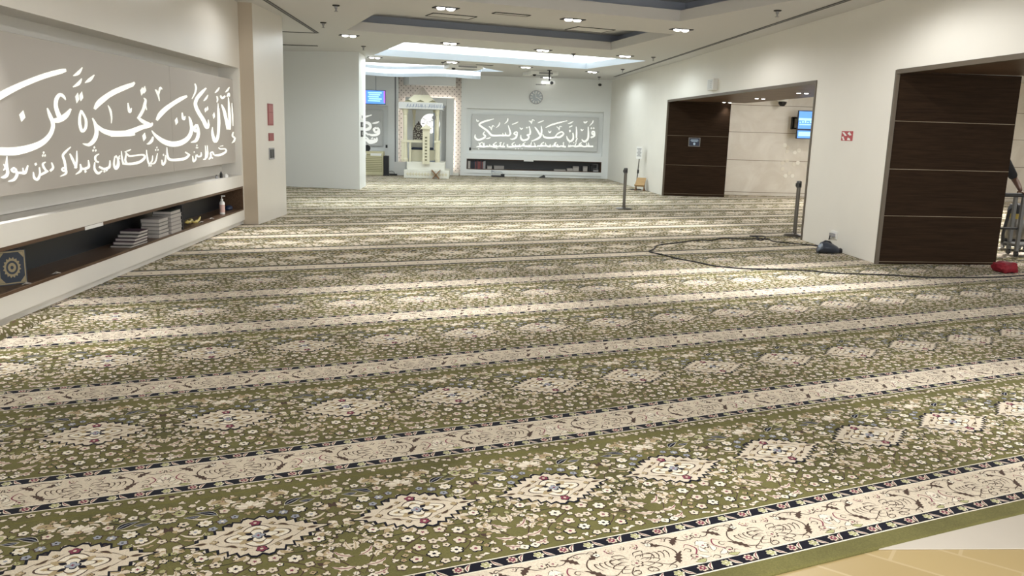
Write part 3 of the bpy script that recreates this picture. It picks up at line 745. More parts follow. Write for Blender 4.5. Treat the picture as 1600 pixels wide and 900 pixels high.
PA = (0, 90, 4.285); PB = (180, 90, 4.285)
BIG_A = [
 [(-60,295,58),(-10,262,54),(100,203,48),(200,159,43),(300,122,41),(400,94,38),(441,84,22)],
 [(-60,625,58),(0,628,60),(100,627,62),(200,605,54),(280,570,44),(330,522,34),(352,470,30),(350,430,28),(332,385,26),(315,338,8)],
 [(340,420,20),(390,418,42),(440,388,40),(473,343,12)],
 [(438,284,6),(425,262,20),(400,248,26),(378,275,30),(372,318,30),(382,362,32),(398,400,36)],
 dia(148,392,40,76),
 [(545,352,16),(533,390,18),(533,445,22),(548,492,22),(572,470,20),(573,415,18),(546,360,16)],
 dia(516,270,26,72), dia(543,260,26,66),
 [(490,122,6),(522,104,26),(550,66,6)], [(488,197,6),(524,174,26),(546,140,6)], [(569,168,6),(600,148,26),(630,116,6)],
 [(618,405,8),(640,455,26),(645,505,30),(630,550,32),(595,583,26),(553,576,6)],
 [(640,450,20),(690,490,34),(760,509,44),(857,507,46),(900,500,46)],
 [(632,345,18),(665,300,44),(740,242,38),(800,212,36),(857,190,33),(890,180,30)],
 [(722,320,5),(738,355,16),(746,405,10),(744,440,4)]]
BIG_B = [
 [(-40,252,34),(0,230,34),(60,204,32),(110,182,28),(129,166,16)],
 [(-30,511,44),(60,508,44),(120,490,40),(180,466,36),(235,452,30),(249,436,8)],
 [(148,408,12),(165,388,22),(186,350,22),(197,312,22),(202,285,16),(190,270,5)], [(150,400,16),(185,428,28),(236,452,26)], [(196,300,14),(206,335,8),(210,352,4)],
 [(84,304,7),(90,345,18),(98,362,22),(108,338,6)], dia(178,226,22,56), dia(195,216,22,52),
 [(266,214,6),(278,228,16),(290,262,12),(295,292,4)], [(290,245,10),(300,202,14),(313,214,6)],
 dia(193,531,26,58), [(252,530,10),(244,556,22),(225,575,16),(210,578,5)],
 [(277,420,16),(300,382,36),(340,342,36),(390,306,32),(440,276,30),(480,258,16)],
 [(243,488,6),(270,522,22),(320,560,36),(380,579,42),(440,570,40),(488,537,32),(510,485,26),(503,425,20),(492,394,5)],
 dia(409,426,22,52), [(447,368,8),(452,402,18),(460,412,18),(468,392,6)],
 [(608,204,10),(575,238,26),(546,275,26),(536,315,26),(556,365,28),(590,420,30),(612,465,30),(624,450,16),(622,415,5)],
 [(545,450,20),(528,470,20),(535,492,20),(553,478,20),(545,448,18)], [(552,470,22),(555,515,26),(540,555,24),(506,568,6)],
 [(532,174,8),(540,200,14),(534,235,12),(513,277,5)], [(592,291,6),(608,272,14),(620,250,5)], dia(604,350,14,34), dia(617,341,12,32),
 [(650,465,5),(651,510,20),(668,560,26),(688,522,22),(691,440,18),(688,350,12),(688,306,4)], dia(660,388,16,44), [(678,258,8),(685,278,12),(680,300,5)], [(668,236,5),(684,219,14),(697,199,5)],
 [(695,500,10),(697,430,14),(693,340,8)],
 [(711,314,8),(728,355,22),(742,415,24),(757,480,28)], [(757,266,6),(762,350,18),(766,420,22),(762,482,24)],
 [(704,254,10),(716,272,16),(736,256,12)], [(748,262,10),(760,240,14),(764,262,8)], [(737,232,5),(752,218,14),(764,197,5)],
 [(780,304,4),(784,380,12),(788,458,5)], [(790,498,8),(784,522,12),(797,536,14)], [(802,535,12),(795,558,14),(780,572,5)]]
SM_A = [
 [(45,660,5),(44,720,18),(50,775,22),(30,800,22),(6,802,8)], [(24,714,6),(34,738,12),(22,756,5)],
 [(92,738,12),(78,752,16),(92,766,16),(106,752,14),(92,738,12)], [(104,752,16),(112,785,20),(92,818,18),(54,830,7)], [(104,770,16),(140,772,18),(168,770,20),(186,722,8)], [(152,738,6),(156,772,12)],
 [(222,766,6),(228,804,18),(250,816,18),(266,780,14),(262,735,8)], dia(238,714,18,22), [(262,790,14),(295,772,18),(320,758,16)], [(304,700,8),(286,712,14),(292,735,16),(308,758,14)], dia(291,636,12,18), dia(285,656,12,18), dia(300,656,12,18),
 [(343,702,8),(354,736,16),(334,760,16)],
 [(426,735,12),(414,748,14),(426,760,14),(440,748,14),(428,735,12)], [(438,745,16),(440,775,16),(402,796,6)], [(473,598,6),(440,628,16),(420,655,16),(430,692,18),(440,745,16)],
 [(513,624,5),(513,690,14),(503,742,18)], [(466,643,8),(484,680,18),(510,738,16)], [(590,686,6),(593,730,18),(562,745,18),(538,738,14)], [(536,712,8),(540,755,18),(506,782,6)], dia(571,762,16,22),
 [(735,688,6),(731,732,18),(694,745,18),(662,730,14)], [(662,645,6),(638,662,14),(640,690,14),(660,702,12)], [(634,700,8),(632,745,16),(655,774,20),(682,758,6)], dia(630,602,12,18), dia(622,622,12,18), dia(640,622,12,18), dia(698,762,14,18), dia(713,754,14,18),
 [(768,660,6),(762,715,14),(776,744,18),(795,715,14),(788,668,6)], dia(776,662,14,20),
 [(845,640,8),(838,690,14),(855,715,14)]]
SM_B = [
 [(-4,745,14),(14,722,16),(16,690,10),(10,660,5)], [(40,625,4),(44,670,12),(52,706,14)], [(30,655,6),(24,668,8),(32,680,5)],
 [(48,710,14),(100,712,20),(160,700,20),(195,672,18),(186,652,14),(130,656,12),(92,658,14),(70,634,6)], [(62,632,5),(90,622,10),(104,614,5)],
 [(208,618,5),(214,670,12),(226,712,12),(246,690,10),(250,655,5)], [(240,712,8),(262,705,12),(274,680,10),(282,640,5)], dia(278,602,10,14), dia(270,618,10,14), dia(286,618,10,14), dia(226,724,10,14), dia(238,724,10,14),
 [(311,684,6),(318,716,16),(334,695,14),(336,652,5)], dia(322,652,10,16), [(345,600,4),(348,650,14),(364,682,20),(420,684,22),(470,674,20),(498,648,14)], [(468,632,8),(482,642,12),(496,650,10)],
 [(518,658,6),(523,694,14),(538,680,12),(540,650,5)], dia(546,588,8,14), dia(542,604,8,12), dia(551,604,8,12), dia(528,632,8,12), [(545,650,10),(556,664,12),(574,656,12),(574,634,5)],
 [(588,682,8),(604,676,12),(606,640,10),(602,588,4)], [(612,672,8),(618,640,10),(615,588,4)], [(626,682,8),(640,664,14),(636,640,10)], [(636,640,8),(650,632,10),(660,652,12)], dia(650,672,10,12),
 [(664,655,12),(700,652,18),(738,632,14),(736,612,10),(704,612,10),(690,602,6)], [(700,594,5),(722,590,8)]]
PF = (730, 165, 7.619)
FAR_BIG = [
 [(1500,302,18),(1484,324,20),(1500,345,20),(1516,322,18),(1502,302,18)], [(1514,315,20),(1512,360,24),(1470,380,22)], [(1440,250,10),(1442,330,24),(1436,395,26),(1396,428,26),(1362,402,14)],
 dia(1478,270,22,24), dia(1506,270,22,24), [(1500,178,12),(1490,205,16),(1456,242,6)], [(1386,190,14),(1404,204,20),(1430,186,12)], [(1352,278,8),(1365,296,18),(1384,284,6)],
 [(1298,250,10),(1302,320,22),(1300,388,18)], [(1312,388,14),(1300,410,16),(1290,436,12)], [(1184,362,8),(1196,402,22),(1228,424,26),(1262,392,24),(1258,325,16)], dia(1222,302,26,34), [(1212,258,16),(1230,250,14),(1252,240,12)], [(1198,215,6),(1228,208,16),(1264,188,6)],
 [(932,264,8),(1000,230,20),(1100,202,18),(1192,180,8)], [(1050,372,18),(1098,376,26),(1146,340,20),(1126,314,18),(1080,332,18),(1046,372,14)], [(898,340,8),(918,374,24),(980,386,26),(1050,378,22)],
 [(966,298,6),(982,322,18),(1000,300,6)], [(1062,250,8),(1084,266,14),(1098,294,6)], [(1098,280,8),(1104,248,12),(1130,254,6)],
 [(880,240,8),(886,300,22),(872,365,24),(830,398,24),(764,424,10)], [(804,254,10),(838,300,24),(874,362,22)], [(838,208,6),(876,192,16),(912,178,6)],
 [(738,250,8),(750,300,18),(745,342,20),(714,350,18),(736,372,18),(712,404,24),(662,412,26),(638,385,20),(640,348,6)], dia(710,262,22,22), dia(738,256,22,22), [(626,262,8),(644,280,18),(662,266,6)], [(732,184,6),(754,190,16),(768,220,8)], [(768,205,8),(778,168,12),(802,182,6)],
 [(576,312,16),(558,334,18),(588,348,20),(596,322,16),(578,310,14)], [(592,340,22),(580,380,24),(540,400,18),(508,394,5)], [(532,224,6),(570,212,16),(608,194,6)],
 [(488,236,8),(505,290,20),(514,335,22),(492,358,22),(455,354,22),(430,358,22),(400,355,22),(340,358,24),(288,350,26),(240,300,26),(180,258,24),(144,225,22),(190,194,22),(260,174,18),(318,158,8)], [(452,318,6),(458,350,16)], [(424,326,6),(428,352,14)],
 [(210,308,8),(192,338,18),(216,364,22),(190,390,24),(130,408,26),(94,380,22),(96,344,8)], [(484,152,12),(478,184,16),(444,218,6)], [(388,202,14),(376,234,14),(344,264,6)], [(256,248,6),(276,260,16),(292,294,6)], [(290,280,8),(302,240,12),(324,250,6)], [(108,160,6),(120,186,16),(140,180,6)], [(278,378,8),(250,390,18),(222,392,6)]]
def jawi_line():
    rnd = random.Random(11); out = []
    for x0, x1 in ((1200, 1500), (1010, 1175), (835, 1000), (640, 825), (470, 640), (375, 450), (240, 368), (108, 245)):
        y0 = 486; x = x1; base = []
        while x > x0: base.append((x, y0+rnd.uniform(-6, 6), rnd.uniform(17, 25))); x -= rnd.uniform(24, 40)
        base.append((x0, y0+6, 8)); out.append(base)
        for _ in range(max(2, int((x1-x0)/40))):
            xx = rnd.uniform(x0+8, x1-8); h = rnd.choice((20, 28, 46)); out.append([(xx+rnd.uniform(-14, 14), y0-h, 7), (xx, y0-h*.4, 13), (xx-3, y0, 14)])
        for _ in range(2):
            xx = rnd.uniform(x0+10, x1-10); out.append(dia(xx, y0+rnd.choice((-44, 28)), 13, 15))
        if x1-x0 > 120: xx = rnd.uniform(x0+20, x1-40); out.append([(xx+34, y0-52, 7), (xx, y0-26, 13), (xx+24, y0-4, 14)])
    return out
PL = (550, 90, 4.286)
LEFT_FAR = [[(60,400,8),(90,396,14),(132,384,6)], [(60,455,22),(95,435,20),(122,452,20),(112,480,20),(60,482,22)], [(66,490,20),(104,478,18),(130,462,14)], [(60,520,20),(90,505,14),(110,520,10)], [(136,440,6),(160,437,14),(182,428,6)], [(165,470,16),(146,480,16),(160,500,16),(180,484,16),(168,470,14)], [(180,480,18),(178,510,18),(140,520,18),(110,512,10)],
            [(70,545,14),(110,556,18),(150,556,18),(172,548,14)], [(92,530,8),(110,548,12)], [(130,545,10),(140,535,8)], [(148,540,8),(156,556,12)], [(100,560,8),(120,572,14),(150,568,12),(168,560,8)], dia(166,540,14,14)]

# left wall lettered panel
XP = -3.56
root = thing('calligraphy_panel', (XP-0.03, 6.0, 0.99), 'long taupe calligraphy panel with white lettering in the left wall recess', 'wall panel', 'calligraphy panels in wall recesses')
lz0, lz1 = 0.99, 2.235
L0 = Vector(root.location)
def rel(mb, base=L0):
    mb.v = [(p[0]-base[0], p[1]-base[1], p[2]-base[2]) for p in mb.v]; return mb
yS = atx(268, 180, XP)[1]; yE = atx(361.5, 180, XP)[1]; yE2 = atx(370, 180, XP)[1]
m = MB(); m.box(XP-0.05, XP, 2.2, yS-0.004, lz0, lz1); b1_ = rel(m).build('board', M['board'], root, bevel=0.003)
m = MB(); m.box(XP-0.05, XP, yS+0.004, yE, lz0, lz1); b2_ = rel(m).build('board', M['board'], root, bevel=0.003)
m = MB(); m.box(XP-0.07, XP-0.03, yE+0.004, yE2, lz0-0.005, lz1); rel(m).build('end_strip', M['board'], root, bevel=0.003)
tpl = lambda x, y: atx(x, y, XP)
lettering('lettering', BIG_A, PA, tpl, (1, 0, 0), 0.003, M['script'], root, b1_)
lettering('lettering', BIG_B, PB, tpl, (1, 0, 0), 0.003, M['script'], root, b2_)
lettering('lettering', SM_A, PA, tpl, (1, 0, 0), 0.003, M['script'], root, b1_)
lettering('lettering', SM_B, PB, tpl, (1, 0, 0), 0.003, M['script'], root, b2_)
# far wall lettered panel
YP = FAR+0.05
a0 = aty(755, 205, YP)
root = thing('calligraphy_panel', (aty(836, 205, YP)[0], YP, aty(836, 235, YP)[2]), 'pale calligraphy panel below the round clock on the far wall', 'wall panel', 'calligraphy panels in wall recesses')
L0 = Vector(root.location)
m = MB(); m.box(aty(737, 205, YP)[0], aty(934.5, 205, YP)[0], YP, YP+0.05, aty(836, 234.5, YP)[2], aty(836, 181, YP)[2]); rel(m, L0).build('board', M['board_far'], root, bevel=0.003)
tpf = lambda x, y: aty(x, y, YP)
lettering('lettering', FAR_BIG, PF, tpf, (0, -1, 0), 0.003, M['script'], root)
lettering('lettering', jawi_line(), PF, tpf, (0, -1, 0), 0.003, M['script'], root)
# far left lettered panel, half hidden
root = thing('calligraphy_panel', (aty(585, 225, YP)[0], YP, aty(585, 228, YP)[2]), 'pale calligraphy panel under the hanging screen, cut off by the white wall block', 'wall panel', 'calligraphy panels in wall recesses')
L0 = Vector(root.location)
m = MB(); m.box(-5.4, aty(598, 205, YP)[0], YP, YP+0.05, aty(590, 228, YP)[2], aty(590, 171.5, YP)[2]); rel(m, L0).build('board', M['board_far'], root, bevel=0.003)
lettering('lettering', LEFT_FAR, PL, tpf, (0, -1, 0), 0.003, M['script'], root)

# ------------------------------------------------------------------ CEILING FITTINGS
def spot(parent, w, c, ang=56, blend=1.0, r=0.05):
    l = bpy.data.lights.new('lamp', 'SPOT'); l.energy = w; l.color = c; l.spot_size = radians(ang); l.spot_blend = blend; l.shadow_soft_size = r
    o = bpy.data.objects.new('lamp', l); col.objects.link(o); o.parent = parent; o.location = (0, 0, -0.06)
    return o
def downlight_proto():
    t = thing('downlight', (0, 0, CEIL), '', 'downlight', 'twin downlights in the hall ceiling', TH)
    m = MB()
    for x0, x1, y0, y1 in ((-.19, .19, -.095, -.075), (-.19, .19, .075, .095), (-.19, -.165, -.075, .075), (.165, .19, -.075, .075)): m.box(x0, x1, y0, y1, -.012, 0)
    m.box(-.165, .165, -.075, .075, -.004, -.001)
    m.build('trim', M['black_matt'], t)
    for s in (-1, 1):
        m = MB(); m.lathe([(.066, -.006), (.062, -.022), (.045, -.034), (.02, -.038)], (s*.078, 0, 0), 20); m.build('bulb', M['bulb'], t, smooth=True)
    return t
DL = [((4.18,12.25), 'twin downlight between the two dark coves, left of the pair there'), ((6.34,12.26), 'twin downlight between the two dark coves, right of the pair there'), ((3.77,17.03), 'twin downlight near the left corner of the second dark cove'),
      ((5.94,17.11), 'twin downlight between the second dark cove and the lit cove, left one'), ((8.46,12.30), 'twin downlight beside the right tip of the second dark cove'), ((5.52,21.90), 'twin downlight at the left far corner of the lit cove'),
      ((7.64,21.83), 'twin downlight behind the lit cove, above the air cassette'), ((8.15,17.15), 'twin downlight between the second dark cove and the lit cove, middle one'), ((10.28,17.15), 'twin downlight near the right tip of the lit cove'),
      ((12.2,22.2), 'twin downlight behind the right end of the lit cove'), ((12.35,25.6), 'twin downlight above the ceiling projector'), ((9.93,22.0), 'twin downlight behind the middle of the lit cove')]
p0 = downlight_proto()
LAMPS = []
for i, ((u, v), lab) in enumerate(DL):
    x, y = uv2xy(u, v)
    o = p0 if i == 0 else dup(p0, (x, y, CEIL), lab)
    o.location = (x, y, CEIL); o['label'] = lab; LAMPS.append(o)
# lamps of the same grid that hang above the frame; the photo shows their pools on the carpet
for i, (u, v) in enumerate(((2.44, 7.25), (5.73, 7.2), (8.75, 6.6), (1.65, 11.9), (-1.0, 6.9), (4.95, 3.0), (8.0, 2.4), (2.0, 2.2), (6.9, 7.2))):
    x, y = uv2xy(u, v); LAMPS.append(dup(p0, (x, y, CEIL), 'twin downlight above the near carpets, outside the picture'))
for i, o in enumerate(LAMPS):
    far = (o.location.y > 17)
    if o.location.y > 26: continue
    c = SPOT_COL if not far else (0.88, 0.97, 1.0)
    near = 0.62 if o.location.y < 5.5 else 1.0
    wall = 0.3 if o.location.x < -2.0 and not far else 1.0
    spot(o, SPOT_W*(0.8 if far else near), c); spot(o, WIDE_W*wall*(0.95 if far else near), c, 172, 0.35)  # each fitting also gets a wide spot, added as ambient fill

def sprinkler(proto, x, y, lab):
    if proto is None:
        t = thing('sprinkler_head', (x, y, CEIL), lab, 'sprinkler', 'sprinkler heads on the ceiling')
        m = MB(); m.lathe([(.055, 0), (.055, -.012), (.03, -.018)], n=16); m.build('plate', M['black_matt'], t)
        m = MB(); m.lathe([(.026, -.016), (.022, -.05), (.012, -.055), (.012, -.085), (.03, -.088), (.03, -.094)], n=12); m.build('nozzle', M['grey'], t)
        return t
    return dup(proto, (x, y, CEIL), lab)
SP = [((525,8),'sprinkler head nearest the end of the left slot diffuser, top of the picture'), ((505,36),'sprinkler head level with the corner of the left slot diffuser'), ((568,73),'sprinkler head just left of the lit cove'), ((501,88),'sprinkler head over the white wall block'),
      ((1215,17),'sprinkler head beside the right slot diffuser, nearest the camera'), ((1021,90),'sprinkler head just right of the lit cove tip'), ((973,109),'sprinkler head beside the right slot diffuser, past the lit cove'), ((936,125),'sprinkler head near the far end of the right slot diffuser'),
      ((896,85),'sprinkler head in front of the lit cove, near its right end'), ((692,98),'sprinkler head behind the lit cove, left of the air cassette'), ((845,123),'sprinkler head just left of the ceiling projector')]
proto = None
for (x, y), lab in SP:
    p = atz(x, y+(-1 if y > 10 else 0), CEIL)
    if p[1] > 27.5: p = np.array([p[0]*27.3/p[1], 27.3, 0])
    o = sprinkler(proto, p[0], p[1], lab); proto = proto or o

def slot(name, path, w, lab):
    t = thing(name, (path[0][0], path[0][1], CEIL), lab, 'air diffuser'); b = np.array([path[0][0], path[0][1]])
    for off in (-w, 0.0, w):
        m = MB()
        for p, q in zip(path[:-1], path[1:]):
            p = np.array(p)-b; q = np.array(q)-b; d = (q-p)/np.linalg.norm(q-p); nn = np.array([-d[1], d[0]])
            p = p+nn*off; q = q+nn*off+d*off*(1 if len(path) > 2 else 0)
            h = 0.011 if off else 0.007
            m.obox((*(p+q)/2, -0.005), (*d, 0), (*nn, 0), (0, 0, 1), np.linalg.norm(q-p)/2, h, 0.003)
        m.build('slot' if off else 'rib', M['black'] if off else M['grey'], t)
    return t
slot('slot_diffuser', [(-3.0, 6.0), (-3.0, 17.05), (-4.8, 17.0)], 0.028, 'black slot air diffuser turning a corner beside the column')
slot('slot_diffuser', [(4.93, 8.0), (4.70, 27.0)], 0.028, 'long black slot air diffuser along the right wall')
def vent(px, lab, L=.6, Wd=.17, cat='air vent', name='ceiling_vent', rot=TH):
    p = atz(*px, CEIL)
    if p[1] > 27: p = p*np.array([27/p[1], 27/p[1], 1])
    t = thing(name, (p[0], p[1], CEIL), lab, cat, None, rot); a, b = L/2, Wd/2
    m = MB()
    for x0, x1, y0, y1 in ((-a, a, -b, -b+.016), (-a, a, b-.016, b), (-a, -a+.016, -b, b), (a-.016, a, -b, b)): m.box(x0, x1, y0, y1, -.01, 0)
    m.build('frame', M['black_matt'], t)
    m = MB(); m.box(-a+.016, a-.016, -b+.016, b-.016, -.006, -.001); m.build('flap', M['ceiling'], t)
    return t
vent((799, 22), 'black framed return vent between the two dark coves')
vent((467, 70.5), 'flat dark oval vent on the ceiling behind the column', .85, .10, rot=0)
vent((757, 101.5), 'thin dark vent behind the lit cove', .5, .09)
vent((922, 46), 'faint square access hatch beside the second dark cove', .75, .5, 'access hatch', 'ceiling_hatch')
vent((705, 25), 'faint access hatch left of the vent between the dark coves', .75, .4, 'access hatch', 'ceiling_hatch')
# ceiling cassettes
def cassette(px0, px1, Y, lab):
    a = aty(*px0, Y); b = aty(*px1, Y); L = abs(b[0]-a[0]); c = (a+b)/2
    t = thing('air_cassette', (c[0], Y, CEIL-.002), lab, 'air conditioner', None, TH*0.6)
    m = MB(); m.box(-L/2, L/2, -.45, .45, -.10, 0); m.build('panel', M['white_plastic'], t, bevel=.01)
    m = MB(); m.box(-L/2+.26, L/2-.18, -.456, -.448, -.080, -.030); m.box(-L/2+.2, L/2-.15, -.3, .3, -.106, -.10); m.build('grille', M['grey'], t)
    m = MB(); m.lathe([(.055, 0), (.05, -.03), (.03, -.05)], (-L/2+.13, -.38, -.10), 14); m.build('sensor', M['black'], t)
    return t
cassette((697, 108), (750, 108), 24.4, 'white ceiling air cassette behind the lit cove')
cassette((822, 128), (866, 128), 26.0, 'white ceiling air cassette in front of the clock')
# projector on its pole
pp = aty(858, 130, 25.0)
t = thing('ceiling_projector', (pp[0], pp[1], CEIL), 'white projector hanging from the ceiling on a black pole', 'projector')
dz = pp[2]-CEIL
m = MB(); m.cyl((0, 0, 0), (0, 0, dz+.06), .022, n=10); m.lathe([(.07, 0), (.07, -.02)], n=14); m.build('pole', M['black'], t)
m = MB(); m.box(-.24, .16, -.16, .16, dz-.05, dz+.06); m.build('housing', M['white_plastic'], t, bevel=.03)
m = MB(); m.cyl((.06, -.16, dz), (.06, -.20, dz), .05, .045, 16); m.build('lens', M['black'], t)
m = MB(); m.box(-.40, -.1, -.10, .0, dz-.058, dz-.045); m.build('bracket', M['black'], t)
p = aty(937.5, 132.5, FAR-0.12)
t = thing('corner_camera', (p[0], FAR, p[2]), 'tiny black camera high in the far right corner', 'camera')
m = MB(); m.cyl((0, 0, 0), (0, -.06, 0), .03, n=12); m.build('mount', M['black'], t)
m = MB(); m.lathe([(.0, -.05), (.05, -.03), (.06, .0), (.05, .03), (0, .05)], (0, -.10, 0), 14); m.build('dome', M['black'], t, smooth=True)
# ------------------------------------------------------------------ LEFT WALL SHELF AND WHAT STANDS ON IT
M['paper'] = mat('paper', (0.44, 0.41, 0.38), 0.7); M['paper2'] = mat('paper_grey', (0.30, 0.28, 0.265), 0.7)  # paper darkened in its colour for the shade inside the shelf
M['purple'] = mat('book_purple', (0.055, 0.030, 0.045), 0.5); M['bookblue'] = mat('book_blue', (0.018, 0.028, 0.048), 0.45); M['bookgreen'] = mat('book_green', (0.05, 0.06, 0.05), 0.5)
M['gold'] = mat('gold_print', (0.30, 0.25, 0.15), 0.5, metal=0.2); M['yellow'] = mat('yellow_wrap', (0.45, 0.36, 0.10), 0.4)
NZ0, NZ1 = 0.245, 0.62; BO = 0.024
root = thing('recessed_shelf', (XL, 6.0, NZ0), 'long dark wood-lined shelf recessed in the left wall', 'shelf')
L0 = Vector(root.location)
m = MB(); m.box(-3.86, XL+.003, -0.95, YE-.001, NZ0+.0005, NZ0+BO); rel(m, L0).build('bottom_board', M['shelf_wood'], root)
m = MB(); m.box(-3.86, XL+.003, -0.95, YE-.001, NZ1-.030, NZ1-.0005); rel(m, L0).build('top_board', M['shelf_wood'], root)
m = MB(); m.box(-3.86, XL+.003, YE-.03, YE-.001, NZ0+BO, NZ1-.03); rel(m, L0).build('end_board', M['shelf_wood'], root)
m = MB(); m.box(-3.86, -3.85, -0.95, YE-.03, NZ0+BO, NZ1-.03); rel(m, L0).build('back_panel', M['niche_back'], root)
SH = NZ0+BO
ya, yb = atx(132, 356, XL)[1], atx(160, 348, XL)[1]
m = MB(); m.box(XL+.004, XL+.007, ya, yb, NZ1-.034, NZ1-.002)
tag(m.build('shelf_label', M['white_plastic']), 'white label strip on the upper edge of the left wall shelf', 'label')

# blue book with gold medallion
bk = atx(28, 425, XL-0.10); yb0 = atx(6, 430, XL-0.13)[1]
t = thing('holy_book', (XL-0.15, bk[1]-0.02, SH), 'blue book with gold medallion standing at the near end of the left shelf', 'book', None, radians(50))
m = MB(); m.box(-.10, .10, -.035, .035, .004, .275); m.build('pages', M['paper'], t)
m = MB(); m.box(-.105, .108, -.042, -.035, 0, .28); m.box(-.105, .108, .035, .042, 0, .28); m.box(-.112, -.10, -.042, .042, 0, .28); cv_ = m.build('cover', M['bookblue'], t)
m = MB()
def ring(m, r0, r1, y, zc, k=32, lob=0):
    v = []; 
    for i in range(k):
        a = 2*pi*i/k; q = 1+lob*(i % 2)
        v += [(r0*cos(a), y, zc+r0*sin(a)*1.25), (r1*q*cos(a), y, zc+r1*q*sin(a)*1.25)]
    m.add(v, [(2*i, 2*i+1, (2*i+3) % (2*k), (2*i+2) % (2*k)) for i in range(k)])
ring(m, .012, .03, -.0432, .14); ring(m, .044, .056, -.0432, .14, lob=.22)
m.box(-.098, .10, -.0436, -.042, .008, .018); m.box(-.098, .10, -.0436, -.042, .262, .272); m.box(-.098, -.09, -.0436, -.042, .018, .262); m.box(.092, .10, -.0436, -.042, .018, .262)
for sx in (-1, 1):
    for sz in (0, 1):
        m.add([(sx*.09, -.0434, .02+sz*.24), (sx*.055, -.0434, .02+sz*.24), (sx*.09, -.0434, .065+sz*.15)], [(0, 1, 2)])
m.build('gold_print', M['gold'], cv_)

# stacks of books and papers
def flat_book(y, x, z, w, d, h, cover, pages, lab, group, rz=0.0):
    t = thing('book', (x, y, z), lab, 'book', group, rz)
    m = MB(); m.box(-d/2, d/2-.006, -w/2+.004, w/2-.004, h*.12, h*.88); m.build('pages', pages, t)
    m = MB(); m.box(-d/2-.003, d/2, -w/2, w/2, 0, h*.12); m.box(-d/2-.003, d/2, -w/2, w/2, h*.88, h); m.box(-d/2-.006, -d/2, -w/2, w/2, 0, h); m.build('cover', cover, t)
    return t
rb = random.Random(3)
yc = lambda x, y: atx(x, y, XL-0.08)[1]
n_lab = ['bottom', 'second', 'third', 'fourth', 'fifth', 'sixth', 'seventh', 'eighth']
z = SH; yA = yc(213, 365)
for k in range(5):
    h = (.018, .03, .028, .03, .03)[k]
    flat_book(yA-.10+.045*k, XL-.115-.004*k, z, .44-.05*k, .21, h, (M['bookgreen'], M['purple'], M['purple'], M['bookgreen'], M['purple'])[k], M['paper'], f'dark thin book in the low sloping stack on the left shelf, {n_lab[k]} from below', 'low stack of dark books', rb.uniform(-.05, .05)); z += h+.001
z = SH; yB = yc(246, 350)
for k in range(5):
    h = .042
    flat_book(yB+.01*rb.uniform(-1, 1), XL-.105, z, .30, .20, h, M['bookgreen'] if k % 2 else M['paper2'], M['paper'], f'thick book in the middle stack on the left shelf, {n_lab[k]} from below', 'middle stack of thick books', rb.uniform(-.02, .02)); z += h+.001
z = SH; yC = yc(264, 342)
for k in range(6):
    h = .044
    flat_book(yC+.03+.008*rb.uniform(-1, 1), XL-.105, z, .36, .21, h, M['bookgreen'] if k == 5 else M['paper2'], M['paper'], f'thick book in the tallest stack on the left shelf, {n_lab[k]} from below', 'tall stack of thick books', rb.uniform(-.03, .03)); z += h+.001
t = thing('book', (XL-.11, yC+.30, SH), 'dark thin book standing upright beside the tallest stack on the left shelf', 'book')
m = MB(); m.box(-.09, .09, -.010, .010, .002, .298); m.build('pages', M['paper2'], t)
m = MB(); m.box(-.095, .095, -.014, -.010, 0, .30); m.box(-.095, .095, .010, .014, 0, .30); m.box(-.099, -.09, -.014, .014, 0, .30); m.build('cover', M['black_matt'], t)
# yellow crumpled packet
py = yc(303, 346)
m = MB(); pts = []
for i in range(15):
    a = i/14; pts.append((.02*sin(9*a), -.28+.56*a, .022+.018*sin(7*a)+.012*cos(13*a)))
m.tube(pts, [.008+.030*abs(sin(3.3*i/14*pi))*(.6+.4*sin(i*2.1)) for i in range(15)], 9)
o = m.build('crumpled_wrapper', M['yellow'], smooth=True, loc=(XL-.10, py, SH+.012)); tag(o, 'crumpled yellow wrapper lying beyond the book stacks on the left shelf', 'wrapper')
# pump bottle
by = yc(346, 325)
t = thing('pump_bottle', (XL-.07, by, SH), 'white pump bottle with pinkish label on the left shelf', 'bottle')
m = MB(); m.lathe([(.036, 0), (.038, .006), (.038, .165), (.032, .182), (.017, .192), (.017, .20)], n=18); bd_ = m.build('body', M['white_plastic'], t, smooth=True)
m = MB(); m.lathe([(.0385, .03), (.0385, .14)], n=18); m.build('body_label', mat('pink_label', (0.62, 0.42, 0.38), 0.5), bd_)
m = MB(); m.lathe([(.019, .198), (.019, .222), (.006, .224), (.006, .262)], n=14); m.box(-.006, .045, -.008, .008, .258, .274); m.build('pump', M['white_plastic'], t)
# dark blue pouch and wall clip behind the bottle
m = MB(); m.lathe([(.0, .0), (.05, .0), (.065, .02), (.055, .05), (.03, .066), (0, .07)], n=14)
o = m.build('small_pouch', mat('dark_blue', (0.02, 0.035, 0.08), 0.35), smooth=True, loc=(XL-.16, yc(362, 322)+.12, SH)); o.scale = (.9, 1.7, 1); tag(o, 'small dark blue pouch behind the pump bottle on the left shelf', 'pouch')
